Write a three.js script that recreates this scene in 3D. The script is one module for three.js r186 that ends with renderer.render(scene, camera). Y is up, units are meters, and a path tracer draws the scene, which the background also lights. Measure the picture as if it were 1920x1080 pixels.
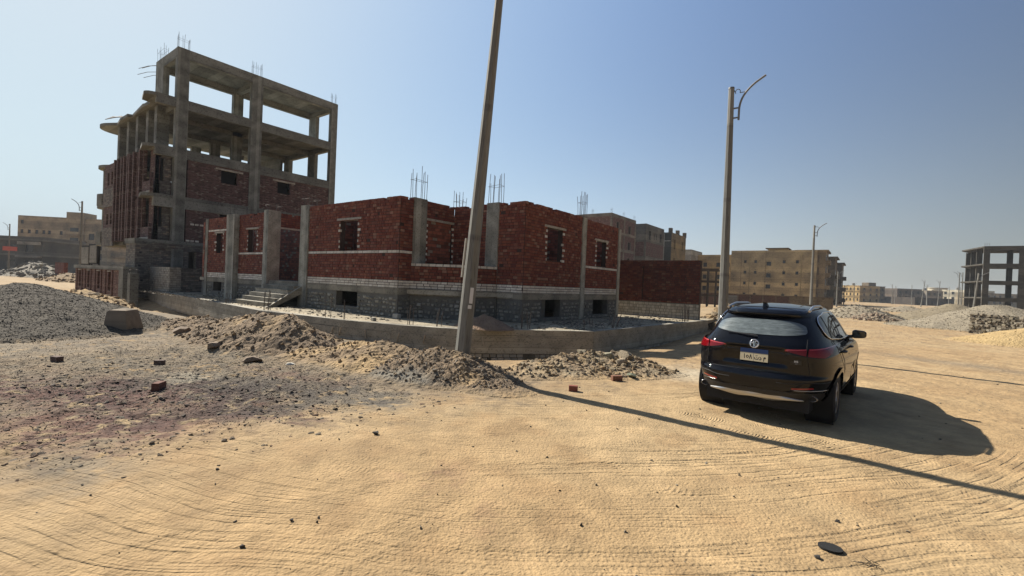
import * as THREE from 'three';
import { mergeGeometries, toCreasedNormals } from 'three/addons/utils/BufferGeometryUtils.js';
import { RoundedBoxGeometry } from 'three/addons/geometries/RoundedBoxGeometry.js';
import { ConvexGeometry } from 'three/addons/geometries/ConvexGeometry.js';

// ---------- scene, camera, sky, sun ----------
const scene = new THREE.Scene();
const camera = new THREE.PerspectiveCamera(62.8, 16 / 9, 0.05, 3000);
camera.rotation.order = 'YXZ';
camera.position.set(0, 1.76, 0);
camera.rotation.set(-0.008, 0.648, 0.0415);
scene.add(camera);

const renderer = new THREE.WebGLRenderer({ antialias: true });
renderer.toneMapping = THREE.LinearToneMapping;
const EXPOSURE = 1.75;
renderer.toneMappingExposure = EXPOSURE;
renderer.shadowMap.enabled = true;

const SUN_EL = 40 * Math.PI / 180, SUN_H = new THREE.Vector2(-1, -0.075).normalize();
const SUN = new THREE.Vector3(SUN_H.x * Math.cos(SUN_EL), Math.sin(SUN_EL), SUN_H.y * Math.cos(SUN_EL));
const smooth = (a, b, x) => { const t = Math.min(1, Math.max(0, (x - a) / (b - a))); return t * t * (3 - 2 * t); };
const clamp = (x, a, b) => Math.min(b, Math.max(a, x));
const lerp = (a, b, t) => a + (b - a) * t;
{
  // a clear hazy sky: colour depends on the height above the horizon and the angle from the sun only
  const W = 512, H = 256, d = new Float32Array(W * H * 4);
  const K = [[-2.79, -2.28, -1.54], [3.0, 2.5, 1.36], [0.99, 1.24, 1.44], [1.21, 1.08, 1.17], [0.94, 0.11, -0.72], [0.47, 0.65, 0.68], [-3.45, -2.96, -2.46], [-1.28, -1.26, -0.9]];
  for (let j = 0; j < H; j++) for (let i = 0; i < W; i++) {
    const lat = ((j + 0.5) / H - 0.5) * Math.PI, lon = ((i + 0.5) / W - 0.5) * 2 * Math.PI;
    const y = Math.sin(lat), x = Math.cos(lat) * Math.cos(lon), z = Math.cos(lat) * Math.sin(lon);
    let mu = x * SUN.x + y * SUN.y + z * SUN.z;
    const el = Math.max(y, 0.03); mu = mu < 0 ? 0.25 * mu : mu;
    const e = Math.exp(-el * 4), f = [1, e, mu, mu * e, Math.exp(-(1 - mu) * 3), mu * mu, e * mu * mu, Math.exp(-el * 11)];
    const high = 1 - 0.45 * smooth(0.55, 1.0, y);
    for (let c = 0; c < 3; c++) {
      let s = 0; for (let k = 0; k < 8; k++) s += f[k] * K[k][c];
      d[(j * W + i) * 4 + c] = Math.min(Math.exp(s), 1.0) / EXPOSURE * high * (y < 0 ? 0.6 : 1);
    }
    d[(j * W + i) * 4 + 3] = 1;
  }
  const t = new THREE.DataTexture(d, W, H, THREE.RGBAFormat, THREE.FloatType);
  t.mapping = THREE.EquirectangularReflectionMapping; t.magFilter = THREE.LinearFilter; t.minFilter = THREE.LinearFilter;
  t.wrapS = THREE.RepeatWrapping; t.needsUpdate = true;
  scene.background = t; scene.environment = t;
}
const sun = new THREE.DirectionalLight(new THREE.Color().setRGB(1, 0.93, 0.82), 5);
sun.position.copy(SUN).multiplyScalar(150); sun.castShadow = true; sun.shadow.radius = 1;
Object.assign(sun.shadow.camera, { left: -90, right: 90, top: 90, bottom: -90, near: 1, far: 400 });
sun.shadow.mapSize.set(4096, 4096);
scene.add(sun); scene.add(sun.target);

// ---------- helpers ----------
let seed = 7;
const rnd = () => { seed = (seed + 0x6D2B79F5) | 0; let t = Math.imul(seed ^ (seed >>> 15), 1 | seed); t = (t + Math.imul(t ^ (t >>> 7), 61 | t)) ^ t; return ((t ^ (t >>> 14)) >>> 0) / 4294967296; };
const rr = (a, b) => a + (b - a) * rnd();
const hash = (x, y) => { let h = Math.imul(x, 374761393) ^ Math.imul(y, 668265263); h = Math.imul(h ^ (h >>> 13), 1274126177); return ((h ^ (h >>> 16)) >>> 0) / 4294967296; };
function noise(x, y) {
  const xi = Math.floor(x), yi = Math.floor(y), fx = x - xi, fy = y - yi, u = fx * fx * (3 - 2 * fx), v = fy * fy * (3 - 2 * fy);
  const a = hash(xi, yi), b = hash(xi + 1, yi), c = hash(xi, yi + 1), d = hash(xi + 1, yi + 1);
  return a + (b - a) * u + (c - a) * v + (a - b - c + d) * u * v;
}
const fbm = (x, y, o = 4) => { let s = 0, a = 0.5, n = 0; for (let i = 0; i < o; i++) { s += a * noise(x + i * 17.3, y - i * 9.7); n += a; a *= 0.5; x *= 2.03; y *= 2.03; } return s / n; };
const taken = new Map();
function numbered(n) { const k = taken.get(n) || 0; taken.set(n, k + 1); return k ? n + '_' + String(k).padStart(3, '0') : n; }
function tag(o, label, category, group, kind) { if (label) o.userData.label = label; if (category) o.userData.category = category; if (group) o.userData.group = group; if (kind) o.userData.kind = kind; return o; }
function thing(name, label, category, pos = [0, 0, 0], turn = 0, group) {
  const o = new THREE.Group(); o.name = numbered(name); o.position.set(...pos); o.rotation.y = turn; scene.add(o);
  return tag(o, label, category, group);
}
function part(name, geo, mat, parent) {
  const g = geo instanceof Geo ? geo.build() : geo;
  const m = new THREE.Mesh(g, mat); m.castShadow = m.receiveShadow = true;
  m.name = parent === scene ? numbered(name) : name; parent.add(m); return m;
}
const V = (x, y, z) => new THREE.Vector3(x, y, z);
class Geo {                                   // collects boxes, bars and sheets; uv in metres
  constructor() { this.p = []; this.n = []; this.u = []; this.c = []; this.i = []; }
  quad(a, b, c, d, col, uv) {
    const k = this.p.length / 3, e1 = [b[0] - a[0], b[1] - a[1], b[2] - a[2]], e2 = [d[0] - a[0], d[1] - a[1], d[2] - a[2]];
    let n = [e1[1] * e2[2] - e1[2] * e2[1], e1[2] * e2[0] - e1[0] * e2[2], e1[0] * e2[1] - e1[1] * e2[0]];
    const l = Math.hypot(...n) || 1; n = n.map(v => v / l);
    const ax = Math.abs(n[1]) > 0.7 ? 1 : Math.abs(n[0]) > Math.abs(n[2]) ? 0 : 2;
    for (const q of [a, b, c, d]) {
      this.p.push(...q); this.n.push(...n); this.c.push(...(col || [1, 1, 1]));
      if (!uv) this.u.push(ax === 0 ? q[2] : q[0], ax === 1 ? q[2] : q[1]);
    }
    if (uv) for (const t of uv) this.u.push(...t);
    this.i.push(k, k + 1, k + 2, k, k + 2, k + 3);
  }
  hexa(v, col, skip = '') {                   // 8 corners: 0-3 back (d0) ccw seen from the front, 4-7 front
    const f = { f: [4, 5, 6, 7], b: [1, 0, 3, 2], l: [0, 4, 7, 3], r: [5, 1, 2, 6], t: [7, 6, 2, 3], o: [0, 1, 5, 4] };
    for (const k in f) if (!skip.includes(k)) this.quad(v[f[k][0]], v[f[k][1]], v[f[k][2]], v[f[k][3]], col);
  }
  box(x0, x1, y0, y1, z0, z1, col) {
    this.hexa([[x0, y0, z0], [x1, y0, z0], [x1, y1, z0], [x0, y1, z0], [x0, y0, z1], [x1, y0, z1], [x1, y1, z1], [x0, y1, z1]], col);
    return this;
  }
  fbox(F, a0, a1, y0, y1, d0, d1, col, jit = 0, inset = 0, skip = '') {   // box in a wall's own frame
    const v = [];
    for (const d of [d0, d1]) for (const [a, y] of [[a0, y0], [a1, y0], [a1, y1], [a0, y1]]) {
      const s = d === d1 ? inset : 0;
      v.push(F.at(a + (a === a0 ? s : -s) + (jit ? rr(-jit, jit) : 0), y + (y === y0 ? s : -s) + (jit ? rr(-jit, jit) : 0), d + (jit && d === d1 ? rr(-jit, jit) : 0)));
    }
    this.hexa(v, col, skip); return this;
  }
  tube(pts, r, seg = 6, col, r2) {
    const P = pts.map(q => V(...q)), n = P.length; let rings = [];
    let up = V(0, 1, 0);
    for (let k = 0; k < n; k++) {
      const t = P[Math.min(n - 1, k + 1)].clone().sub(P[Math.max(0, k - 1)]).normalize();
      if (Math.abs(t.dot(up)) > 0.95) up = Math.abs(t.x) < 0.9 ? V(1, 0, 0) : V(0, 0, 1);
      const s = t.clone().cross(up).normalize(), w = s.clone().cross(t).normalize(); up = w.clone();
      const rad = r2 === undefined ? r : lerp(r, r2, k / (n - 1));
      const base = this.p.length / 3;
      for (let j = 0; j <= seg; j++) {
        const a = j / seg * Math.PI * 2, nx = s.clone().multiplyScalar(Math.cos(a)).addScaledVector(w, Math.sin(a));
        this.p.push(P[k].x + nx.x * rad, P[k].y + nx.y * rad, P[k].z + nx.z * rad); this.n.push(nx.x, nx.y, nx.z);
        this.u.push(j / seg * rad * 6, k / n); this.c.push(...(col || [1, 1, 1]));
      }
      rings.push(base);
    }
    for (let k = 0; k + 1 < n; k++) for (let j = 0; j < seg; j++) { const a = rings[k] + j, b = rings[k + 1] + j; this.i.push(a, b, a + 1, a + 1, b, b + 1); }
    for (const [k, s] of [[0, -1], [n - 1, 1]]) {                       // caps
      const c0 = this.p.length / 3, t = P[Math.min(n - 1, k + 1)].clone().sub(P[Math.max(0, k - 1)]).normalize().multiplyScalar(s);
      this.p.push(P[k].x, P[k].y, P[k].z); this.n.push(t.x, t.y, t.z); this.u.push(0, 0); this.c.push(...(col || [1, 1, 1]));
      for (let j = 0; j <= seg; j++) { const q = (rings[k] + j) * 3; this.p.push(this.p[q], this.p[q + 1], this.p[q + 2]); this.n.push(t.x, t.y, t.z); this.u.push(0, 0); this.c.push(...(col || [1, 1, 1])); }
      for (let j = 0; j < seg; j++) s > 0 ? this.i.push(c0, c0 + 2 + j, c0 + 1 + j) : this.i.push(c0, c0 + 1 + j, c0 + 2 + j);
    }
    return this;
  }
  add(g, m, col) {                            // another geometry, moved
    const q = g.index ? g : g, pos = q.attributes.position, nor = q.attributes.normal, uv = q.attributes.uv, k = this.p.length / 3;
    const a = V(0, 0, 0), nm = new THREE.Matrix3(); if (m) nm.getNormalMatrix(m);
    for (let j = 0; j < pos.count; j++) {
      a.fromBufferAttribute(pos, j); if (m) a.applyMatrix4(m); this.p.push(a.x, a.y, a.z);
      a.fromBufferAttribute(nor, j); if (m) a.applyMatrix3(nm).normalize(); this.n.push(a.x, a.y, a.z);
      this.u.push(uv ? uv.getX(j) : 0, uv ? uv.getY(j) : 0); this.c.push(...(col || [1, 1, 1]));
    }
    if (q.index) for (let j = 0; j < q.index.count; j++) this.i.push(k + q.index.getX(j)); else for (let j = 0; j < pos.count; j++) this.i.push(k + j);
    return this;
  }
  build() {
    const g = new THREE.BufferGeometry();
    g.setAttribute('position', new THREE.Float32BufferAttribute(this.p, 3)); g.setAttribute('normal', new THREE.Float32BufferAttribute(this.n, 3));
    g.setAttribute('uv', new THREE.Float32BufferAttribute(this.u, 2)); g.setAttribute('color', new THREE.Float32BufferAttribute(this.c, 3));
    g.setIndex(this.i); return g;
  }
}
// a wall's frame: a runs along the wall, y up, d out of its face
const frame = (x, z, dx, dz) => ({ x, z, dx, dz, at: (a, y, d) => [x + dx * a - dz * d, y, z + dz * a + dx * d] });
const frameA = (x, z) => frame(x, z, 1, 0);     // faces +z
const frameB = (x, z) => frame(x, z, 0, -1);    // faces +x, a runs to -z
// splits a wall with rectangular openings [a0,a1,y0,y1] into boxes
function holed(g, F, a0, a1, y0, y1, d0, d1, holes, col) {
  const ys = [...new Set([y0, y1, ...holes.flatMap(h => [h[2], h[3]])])].filter(y => y >= y0 && y <= y1).sort((p, q) => p - q);
  for (let k = 0; k + 1 < ys.length; k++) {
    const ya = ys[k], yb = ys[k + 1], hs = holes.filter(h => h[2] < yb - 1e-6 && h[3] > ya + 1e-6).sort((p, q) => p[0] - q[0]);
    let a = a0;
    for (const h of hs) { if (h[0] > a + 1e-6) g.fbox(F, a, Math.min(h[0], a1), ya, yb, d0, d1, col); a = Math.max(a, h[1]); }
    if (a < a1 - 1e-6) g.fbox(F, a, a1, ya, yb, d0, d1, col);
  }
  return g;
}
// ---------- textures ----------
function tex(w, h, f, srgb = true, rep = [1, 1]) {
  const d = new Uint8Array(w * h * 4);
  for (let j = 0; j < h; j++) for (let i = 0; i < w; i++) { const c = f(i / w, j / h, i, j), k = (j * w + i) * 4; if (typeof c === 'number') d[k] = d[k + 1] = d[k + 2] = clamp(c * 255, 0, 255); else for (let q = 0; q < 3; q++) d[k + q] = clamp(c[q] * 255, 0, 255); d[k + 3] = 255; }
  const t = new THREE.DataTexture(d, w, h, THREE.RGBAFormat); t.wrapS = t.wrapT = THREE.RepeatWrapping; t.magFilter = THREE.LinearFilter; t.minFilter = THREE.LinearMipmapLinearFilter; t.generateMipmaps = true;
  if (srgb) t.colorSpace = THREE.SRGBColorSpace; t.repeat.set(...rep); t.needsUpdate = true; return t;
}
// tileable noise: period p cells over [0,1]
function tnoise(u, v, p, s = 0) {
  const x = u * p, y = v * p, xi = Math.floor(x), yi = Math.floor(y), fx = x - xi, fy = y - yi, a = fx * fx * (3 - 2 * fx), b = fy * fy * (3 - 2 * fy);
  const h = (i, j) => hash(((i % p) + p) % p + s * 131, ((j % p) + p) % p + s * 57);
  return lerp(lerp(h(xi, yi), h(xi + 1, yi), a), lerp(h(xi, yi + 1), h(xi + 1, yi + 1), a), b);
}
const tfbm = (u, v, p, o = 5, s = 0) => { let r = 0, a = 0.5, n = 0; for (let i = 0; i < o; i++) { r += a * tnoise(u, v, p << i, s + i); n += a; a *= 0.55; } return r / n; };
const T = {};
T.grain = tex(512, 512, (u, v) => { const g = tfbm(u, v, 8, 7, 1), p = hash(Math.floor(u * 512), Math.floor(v * 512)); const k = 0.93 + 0.26 * (g - 0.5) + 0.10 * (p - 0.5); return [k, k, k * 0.99]; });
T.grainBump = tex(512, 512, (u, v) => 0.5 + 0.8 * (tfbm(u, v, 16, 6, 3) - 0.5), false);
T.concrete = tex(512, 512, (u, v) => {
  const g = tfbm(u, v, 4, 7, 11), st = tfbm(u * 1, v, 3, 3, 17), board = hash(Math.floor(v * 7), 5), line = Math.abs(((v * 7) % 1) - 0.5) > 0.475 ? -0.16 * tnoise(u, v, 10, 31) : 0, pit = tfbm(u, v, 64, 2, 9) > 0.68 ? -0.16 : 0;
  const k = 0.86 + 0.42 * (g - 0.5) + 0.30 * (st - 0.5) + 0.16 * (board - 0.5) + pit + line; return [k, k * 0.985, k * 0.94];
});
T.concreteBump = tex(512, 512, (u, v) => { const line = Math.abs(((v * 5) % 1) - 0.5) < 0.02 ? -0.25 : 0; return 0.55 + 0.5 * (tfbm(u, v, 8, 6, 11) - 0.5) + 0.2 * (tnoise(0.3, v, 5, 4) - 0.5) + line; }, false);
// brick courses for walls too far off to tell bricks apart: 8 x 16 bricks per tile
function brickPattern(base, spread, mortar, fleck) {
  const nx = 8, ny = 16;
  return (u, v) => {
    const row = Math.floor(v * ny), fy = v * ny - row, sh = (row % 2) * 0.5 + hash(row, 91) * 0.3, x = u * nx + sh, col = Math.floor(x) % nx, fx = x - Math.floor(x);
    const m = fx < 0.06 || fy < 0.13, h = hash(col + 3, row + 77), h2 = hash(col + 31, row + 7), n = tfbm(u, v, 16, 4, 5) - 0.5;
    if (m) return mortar.map(c => c * (1 + n * 0.5));
    if (h2 < fleck) return [0.62 + n * 0.2, 0.56 + n * 0.2, 0.5 + n * 0.2];
    return base.map((c, k) => c * (1 + spread * (h - 0.5) + 0.35 * n));
  };
}
T.redBrick = tex(512, 512, brickPattern([0.56, 0.33, 0.26], 0.45, [0.42, 0.31, 0.27], 0.09));
T.brickBump = tex(512, 512, (u, v) => { const row = Math.floor(v * 16), fy = v * 16 - row, x = u * 8 + (row % 2) * 0.5 + hash(row, 91) * 0.3, fx = x - Math.floor(x); return (fx < 0.06 || fy < 0.13) ? 0.25 : 0.75 + 0.2 * (tfbm(u, v, 32, 3, 5) - 0.5); }, false);
T.dullBrick = tex(512, 512, brickPattern([0.46, 0.36, 0.335], 0.4, [0.38, 0.335, 0.31], 0.07));
T.greyBrick = tex(512, 512, brickPattern([0.48, 0.46, 0.43], 0.4, [0.36, 0.35, 0.33], 0.06));
const withRep = (t, a, b) => { const c = t.clone(); c.repeat.set(a, b); c.needsUpdate = true; return c; };
const std = (o) => new THREE.MeshStandardMaterial(o);
const lin = (r, g, b) => new THREE.Color().setRGB(r, g, b);
const M = {};
M.brick = std({ vertexColors: true, map: withRep(T.grain, 2.2, 2.2), bumpMap: withRep(T.grainBump, 3, 3), bumpScale: 0.006, roughness: 0.95 });
M.mortar = std({ color: lin(0.05, 0.03, 0.024), map: withRep(T.grain, 1.3, 1.3), bumpMap: withRep(T.grainBump, 3, 3), bumpScale: 0.01, roughness: 1 });
M.greyMortar = std({ color: lin(0.15, 0.145, 0.13), map: withRep(T.grain, 1.3, 1.3), bumpMap: withRep(T.grainBump, 2, 2), bumpScale: 0.02, roughness: 1 });
M.stone = std({ vertexColors: true, map: withRep(T.grain, 2, 2), bumpMap: withRep(T.grainBump, 3, 3), bumpScale: 0.012, roughness: 0.95 });
M.concrete = std({ color: lin(0.42, 0.395, 0.345), map: withRep(T.concrete, 0.5, 0.5), bumpMap: withRep(T.concreteBump, 1, 1), bumpScale: 0.015, roughness: 0.92 });
M.concreteV = std({ color: lin(0.42, 0.42, 0.39), map: (() => { const t = withRep(T.concrete, 0.6, 0.6); t.rotation = Math.PI / 2; return t; })(), bumpMap: (() => { const t = withRep(T.concreteBump, 1.1, 1.1); t.rotation = Math.PI / 2; return t; })(), bumpScale: 0.02, roughness: 0.92 });
M.slab = std({ color: lin(0.47, 0.41, 0.31), map: withRep(T.concrete, 0.35, 0.35), bumpMap: withRep(T.grainBump, 1.5, 1.5), bumpScale: 0.03, roughness: 0.95 });
M.lintel = std({ color: lin(0.55, 0.52, 0.48), map: withRep(T.concrete, 0.8, 0.8), roughness: 0.9 });
M.rebar = std({ color: lin(0.09, 0.075, 0.065), roughness: 0.75, metalness: 0.4 });
M.farConcrete = std({ color: lin(0.27, 0.285, 0.28), map: withRep(T.concrete, 0.25, 0.25), bumpMap: withRep(T.concreteBump, 0.7, 0.7), bumpScale: 0.02, roughness: 0.95 });
M.redBrick = std({ color: lin(0.8, 0.78, 0.75), map: withRep(T.redBrick, 0.55, 0.55), bumpMap: withRep(T.brickBump, 0.55, 0.55), bumpScale: 0.012, roughness: 0.95 });
M.greyBrick = std({ color: lin(0.75, 0.75, 0.75), map: withRep(T.greyBrick, 0.5, 0.55), bumpMap: withRep(T.brickBump, 0.5, 0.55), bumpScale: 0.014, roughness: 0.95 });
M.void = std({ color: lin(0.02, 0.02, 0.022), roughness: 0.9 });  // near-black colour standing in for shade inside openings and holes
// ---------- ground ----------
// arcs of tyre tracks round the street corner, and the marks behind the car
const TRACKS = [];
for (let k = 0; k < 30; k++) TRACKS.push({ cx: -9 + rr(-1.6, 1.6), cz: -12 + rr(-1.6, 1.6), r: rr(8.5, 14.2), w: rr(0.16, 0.24), ribs: 3 + Math.floor(rnd() * 3), s: rr(0, 100), depth: rr(0.45, 1.1), tread: rnd() < 0.55, lug: rr(0.035, 0.06) });
for (let k = 0; k < 9; k++) TRACKS.push({ cx: rr(2, 5), cz: rr(-2, 1), r: rr(3.6, 8.5), w: 0.2, ribs: 4, s: rr(0, 100), depth: rr(0.4, 0.8), tread: true, lug: 0.05, lim: 1 });
const LINES = [];
for (let k = 0; k < 40; k++) { const near = k < 14; LINES.push({ x: near ? rr(-2.4, 0.2) : rr(-5, 1.5), z: near ? rr(-7.9, -6.0) : rr(-7, -2.2), a: rr(-0.5, 1.4), len: rr(0.12, near ? 0.5 : 0.35), w: rr(0.07, 0.13), lug: rr(0.028, 0.05), s: rr(0, 9), amp: near ? 0.012 : 0.006 }); }
function trackHeight(x, z) {
  let h = 0;
  for (const t of TRACKS) {
    const dx = x - t.cx, dz = z - t.cz, r = Math.sqrt(dx * dx + dz * dz), o = (r - t.r) / t.w;
    if (o < -0.75 || o > 0.75) continue;
    const ang = Math.atan2(dz, dx), along = ang * t.r;
    const fade = smooth(0.40, 0.62, noise(along * 0.45 + t.s, t.s * 3.1)) * (t.lim ? 0.8 : 1);
    if (fade <= 0) continue;
    const edge = Math.abs(o);
    if (edge < 0.5) {
      const rib = Math.abs(((o + 0.5) * t.ribs) % 1 - 0.5) * 2;
      let g = -0.55 - 0.5 * smooth(0.55, 0.9, rib);
      if (t.tread) { const q = ((along + o * 0.05) / t.lug) % 1, w = Math.abs((q < 0 ? q + 1 : q) - 0.5) * 2; if (rib < 0.6) g += 0.5 * smooth(0.5, 0.75, w) - 0.2; }
      h += g * t.depth * fade * 0.009 * smooth(0.5, 0.42, edge);
    } else h += Math.sin((edge - 0.5) * 12.566) * t.depth * fade * 0.004;
  }
  for (const l of LINES) {
    const c = Math.cos(l.a), s = Math.sin(l.a), u = (x - l.x) * c + (z - l.z) * s, v = -(x - l.x) * s + (z - l.z) * c;
    if (Math.abs(u) < l.len && Math.abs(v) < l.w) { const q = Math.abs((((u + v * v * 1.5 + 0.02 * noise(x * 8, z * 8 + l.s)) / l.lug) % 1 + 1) % 1 - 0.5) * 2; h += (smooth(0.3, 0.8, q) - 0.6) * l.amp * smooth(l.w, l.w * 0.5, Math.abs(v)) * smooth(l.len, l.len * 0.4, Math.abs(u)) * smooth(0.2, 0.5, noise(x * 9 + l.s, z * 9)); }
  }
  return h;
}
function streak(x, z) {                        // fine broken wheel lines along the arcs
  const wx = x + 0.25 * (noise(x * 0.8, z * 0.8) - 0.5), wz = z + 0.25 * (noise(x * 0.8 + 30, z * 0.8) - 0.5), dx = wx + 9, dz = wz + 12, r = Math.sqrt(dx * dx + dz * dz), a = Math.atan2(dz, dx) * 12;
  const patch = smooth(0.38, 0.68, noise(r * 1.3 + 3, a * 0.35 + 7)), patch2 = smooth(0.42, 0.66, noise(r * 2.1 + 33, a * 0.5 + 17));
  const g1 = smooth(0.64, 0.80, noise(r * 30, a * 0.85)), g2 = smooth(0.60, 0.78, noise(r * 55 + 50, a * 1.6 + 9));
  return -(g1 * 0.0075 * patch + g2 * 0.0045 * patch2) + (noise(x * 11, z * 11) - 0.5) * 0.002 + (noise(x * 27, z * 27) - 0.5) * 0.0015;
}
const inNear = (x, z) => smooth(-7.5, -5.5, x) * (1 - smooth(3.2, 5.5, x)) * smooth(-11, -8, z);
function pit(x, z) {                           // trench dug in front of the foundation wall
  const t = clamp(((x + 8.7) * 2.5 + (z + 8.9) * -3.1) / (2.5 * 2.5 + 3.1 * 3.1), 0, 1), d = Math.hypot(x + 8.7 - 2.5 * t, z + 8.9 + 3.1 * t);
  return -0.72 * Math.exp(-(d * d) / 0.9) * smooth(-0.15, 0.3, t + 0.15) - 0.5 * Math.exp(-Math.pow((z + 8.6 + (x + 26) * 0.08) / 1.3, 2)) * smooth(-17.5, -20.5, x) * smooth(-42, -36, x) - 0.25 * Math.exp(-Math.pow((x + 6.2) / 1.3, 2) - Math.pow((z + 16.5) / 3.5, 2));
}
function groundH(x, z) {
  const far = Math.hypot(x, z), n = inNear(x, z);
  let h = (fbm(x * 0.22 + 5, z * 0.22, 3) - 0.5) * 0.10 * smooth(3, 14, far) + (fbm(x * 1.1, z * 1.1 + 3, 3) - 0.5) * 0.035;
  if (far < 60) h += (fbm(x * 6, z * 6, 3) - 0.5) * 0.012;
  if (n > 0) h += n * (trackHeight(x, z) * 0.3);
  const left = smooth(-4.2, -7, x) * smooth(-8, -5, z);      // rough rubble-strewn ground on the left
  if (left > 0 && far < 40) h += left * ((fbm(x * 3.1, z * 3.1, 3) - 0.5) * 0.09 + (fbm(x * 13, z * 13, 2) - 0.5) * 0.03 + (noise(x * 29, z * 29) - 0.5) * 0.016);
  return h + pit(x, z);
}
const blob = (x, z, cx, cz, rx, rz, rot = 0) => { const c = Math.cos(rot), s = Math.sin(rot), u = ((x - cx) * c + (z - cz) * s) / rx, v = (-(x - cx) * s + (z - cz) * c) / rz; return Math.exp(-(u * u + v * v)); };
const SAND = [0.385, 0.258, 0.128], SAND2 = [0.42, 0.295, 0.155], GREY = [0.135, 0.12, 0.095], DARK = [0.05, 0.034, 0.028], RED = [0.15, 0.068, 0.05], PALE = [0.46, 0.41, 0.31], SOIL = [0.22, 0.155, 0.095];
const mixc = (a, b, t) => [lerp(a[0], b[0], t), lerp(a[1], b[1], t), lerp(a[2], b[2], t)];
function groundColor(x, z) {
  const n1 = fbm(x * 0.35, z * 0.35, 4), n2 = fbm(x * 2.3 + 40, z * 2.3, 4), n3 = fbm(x * 9, z * 9 - 20, 3);
  let c = mixc(SAND, SAND2, smooth(0.35, 0.65, n1));
  c = mixc(c, [0.30, 0.19, 0.09], 0.55 * smooth(0.5, 0.75, n2)); const n4 = noise(x * 31, z * 31); c = c.map(q => q * (1 + 0.16 * (n4 - 0.5) + 0.2 * (n3 - 0.5)));
  const warp = (n2 - 0.5) * 1.7, wz = (n1 - 0.5) * 2;
  const X = x + warp, Z = z + wz * 0.5 + warp * 0.4;
  const left = smooth(-4.6, -7.5, X + 0.45 * (Z + 3)) * smooth(-30, -18, X + 3) * smooth(-9, -6.5, Z - 0.2 * (X + 6));
  const grey = clamp(left * 0.85 + 0.9 * blob(X, Z, -6.9, -3.6, 1.6, 0.55, -0.5) + 0.8 * blob(X, Z, -5.6, -1.1, 0.7, 0.5), 0, 1) * smooth(0.22, 0.42, n3 * 0.5 + n2 * 0.5);
  c = mixc(c, mixc(GREY, [0.23, 0.18, 0.12], smooth(0.3, 0.75, n2)), grey * 0.95);
  const dk = 1.2 * blob(X, Z, -8.1, -2.45, 1.9, 0.75, -0.85) + 0.8 * blob(X, Z, -6.7, -1.7, 0.9, 0.35, -0.8) + 0.7 * blob(X, Z, -6.5, -2.7, 0.8, 0.4, -0.8);
  c = mixc(c, DARK, clamp(dk * 1.2, 0, 0.92) * smooth(0.25, 0.45, n3));
  const rd = 1.2 * blob(X, Z, -8.9, -1.4, 2.0, 0.7, -0.5) + 0.8 * blob(X, Z, -6.9, -1.3, 1.2, 0.5, -0.7) + 0.75 * blob(X, Z, -6.6, -1.3, 1.0, 0.3, -0.7) + 0.7 * blob(X, Z, -5.9, -2.95, 0.5, 0.12, -0.7) + 0.6 * blob(X, Z, -8.0, -4.35, 1.2, 0.25, -0.3) + 0.5 * blob(X, Z, -3.0, -3.1, 0.3, 0.12, -0.7) + 0.35 * blob(X, Z, -2.3, -2.85, 0.22, 0.2);
  c = mixc(c, RED, clamp(rd, 0, 0.8) * smooth(0.3, 0.55, n3 * 0.6 + n2 * 0.4));
  const pale = 0.7 * blob(X, Z, -2.9, -10.6, 1.2, 0.9, -0.6) + 0.5 * blob(X, Z, -8.9, -3.1, 0.4, 0.3);
  c = mixc(c, PALE, clamp(pale, 0, 0.8));
  const damp = 0.5 * blob(X, Z, 2.4, -18.5, 3.2, 0.6, 0.6);
  c = mixc(c, GREY, damp);
  const deb = (smooth(0.60, 0.68, n3) * 0.35) * smooth(-3.4, -5.5, X + 0.3 * Z + 1);
  c = mixc(c, DARK, deb);
  const far = Math.hypot(x, z);
  c = mixc(c, [0.38, 0.28, 0.165], 0.6 * smooth(25, 60, far) * smooth(0.4, 0.7, n1));
  return c;
}
const NEAR = { x0: -12.5, m: -6.4, x1: 3.4, z0: -9.2, z1: 0.6 };
function axisSteps(lo, hi, a, b, step, grow) {
  const mid = []; const n = Math.round((b - a) / step); for (let k = 0; k <= n; k++) mid.push(a + (b - a) * k / n);
  const l = [], r = []; let s = step, x = a; while (x > lo) { s = Math.min(s * grow, 60); if (a - x > 3 && a - x < 14) s = Math.min(s, 0.13); x -= s; l.push(x); }
  s = step; x = b; while (x < hi) { s = Math.min(s * grow, 60); x += s; r.push(x); }
  return [...l.reverse(), ...mid, ...r];
}
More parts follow.
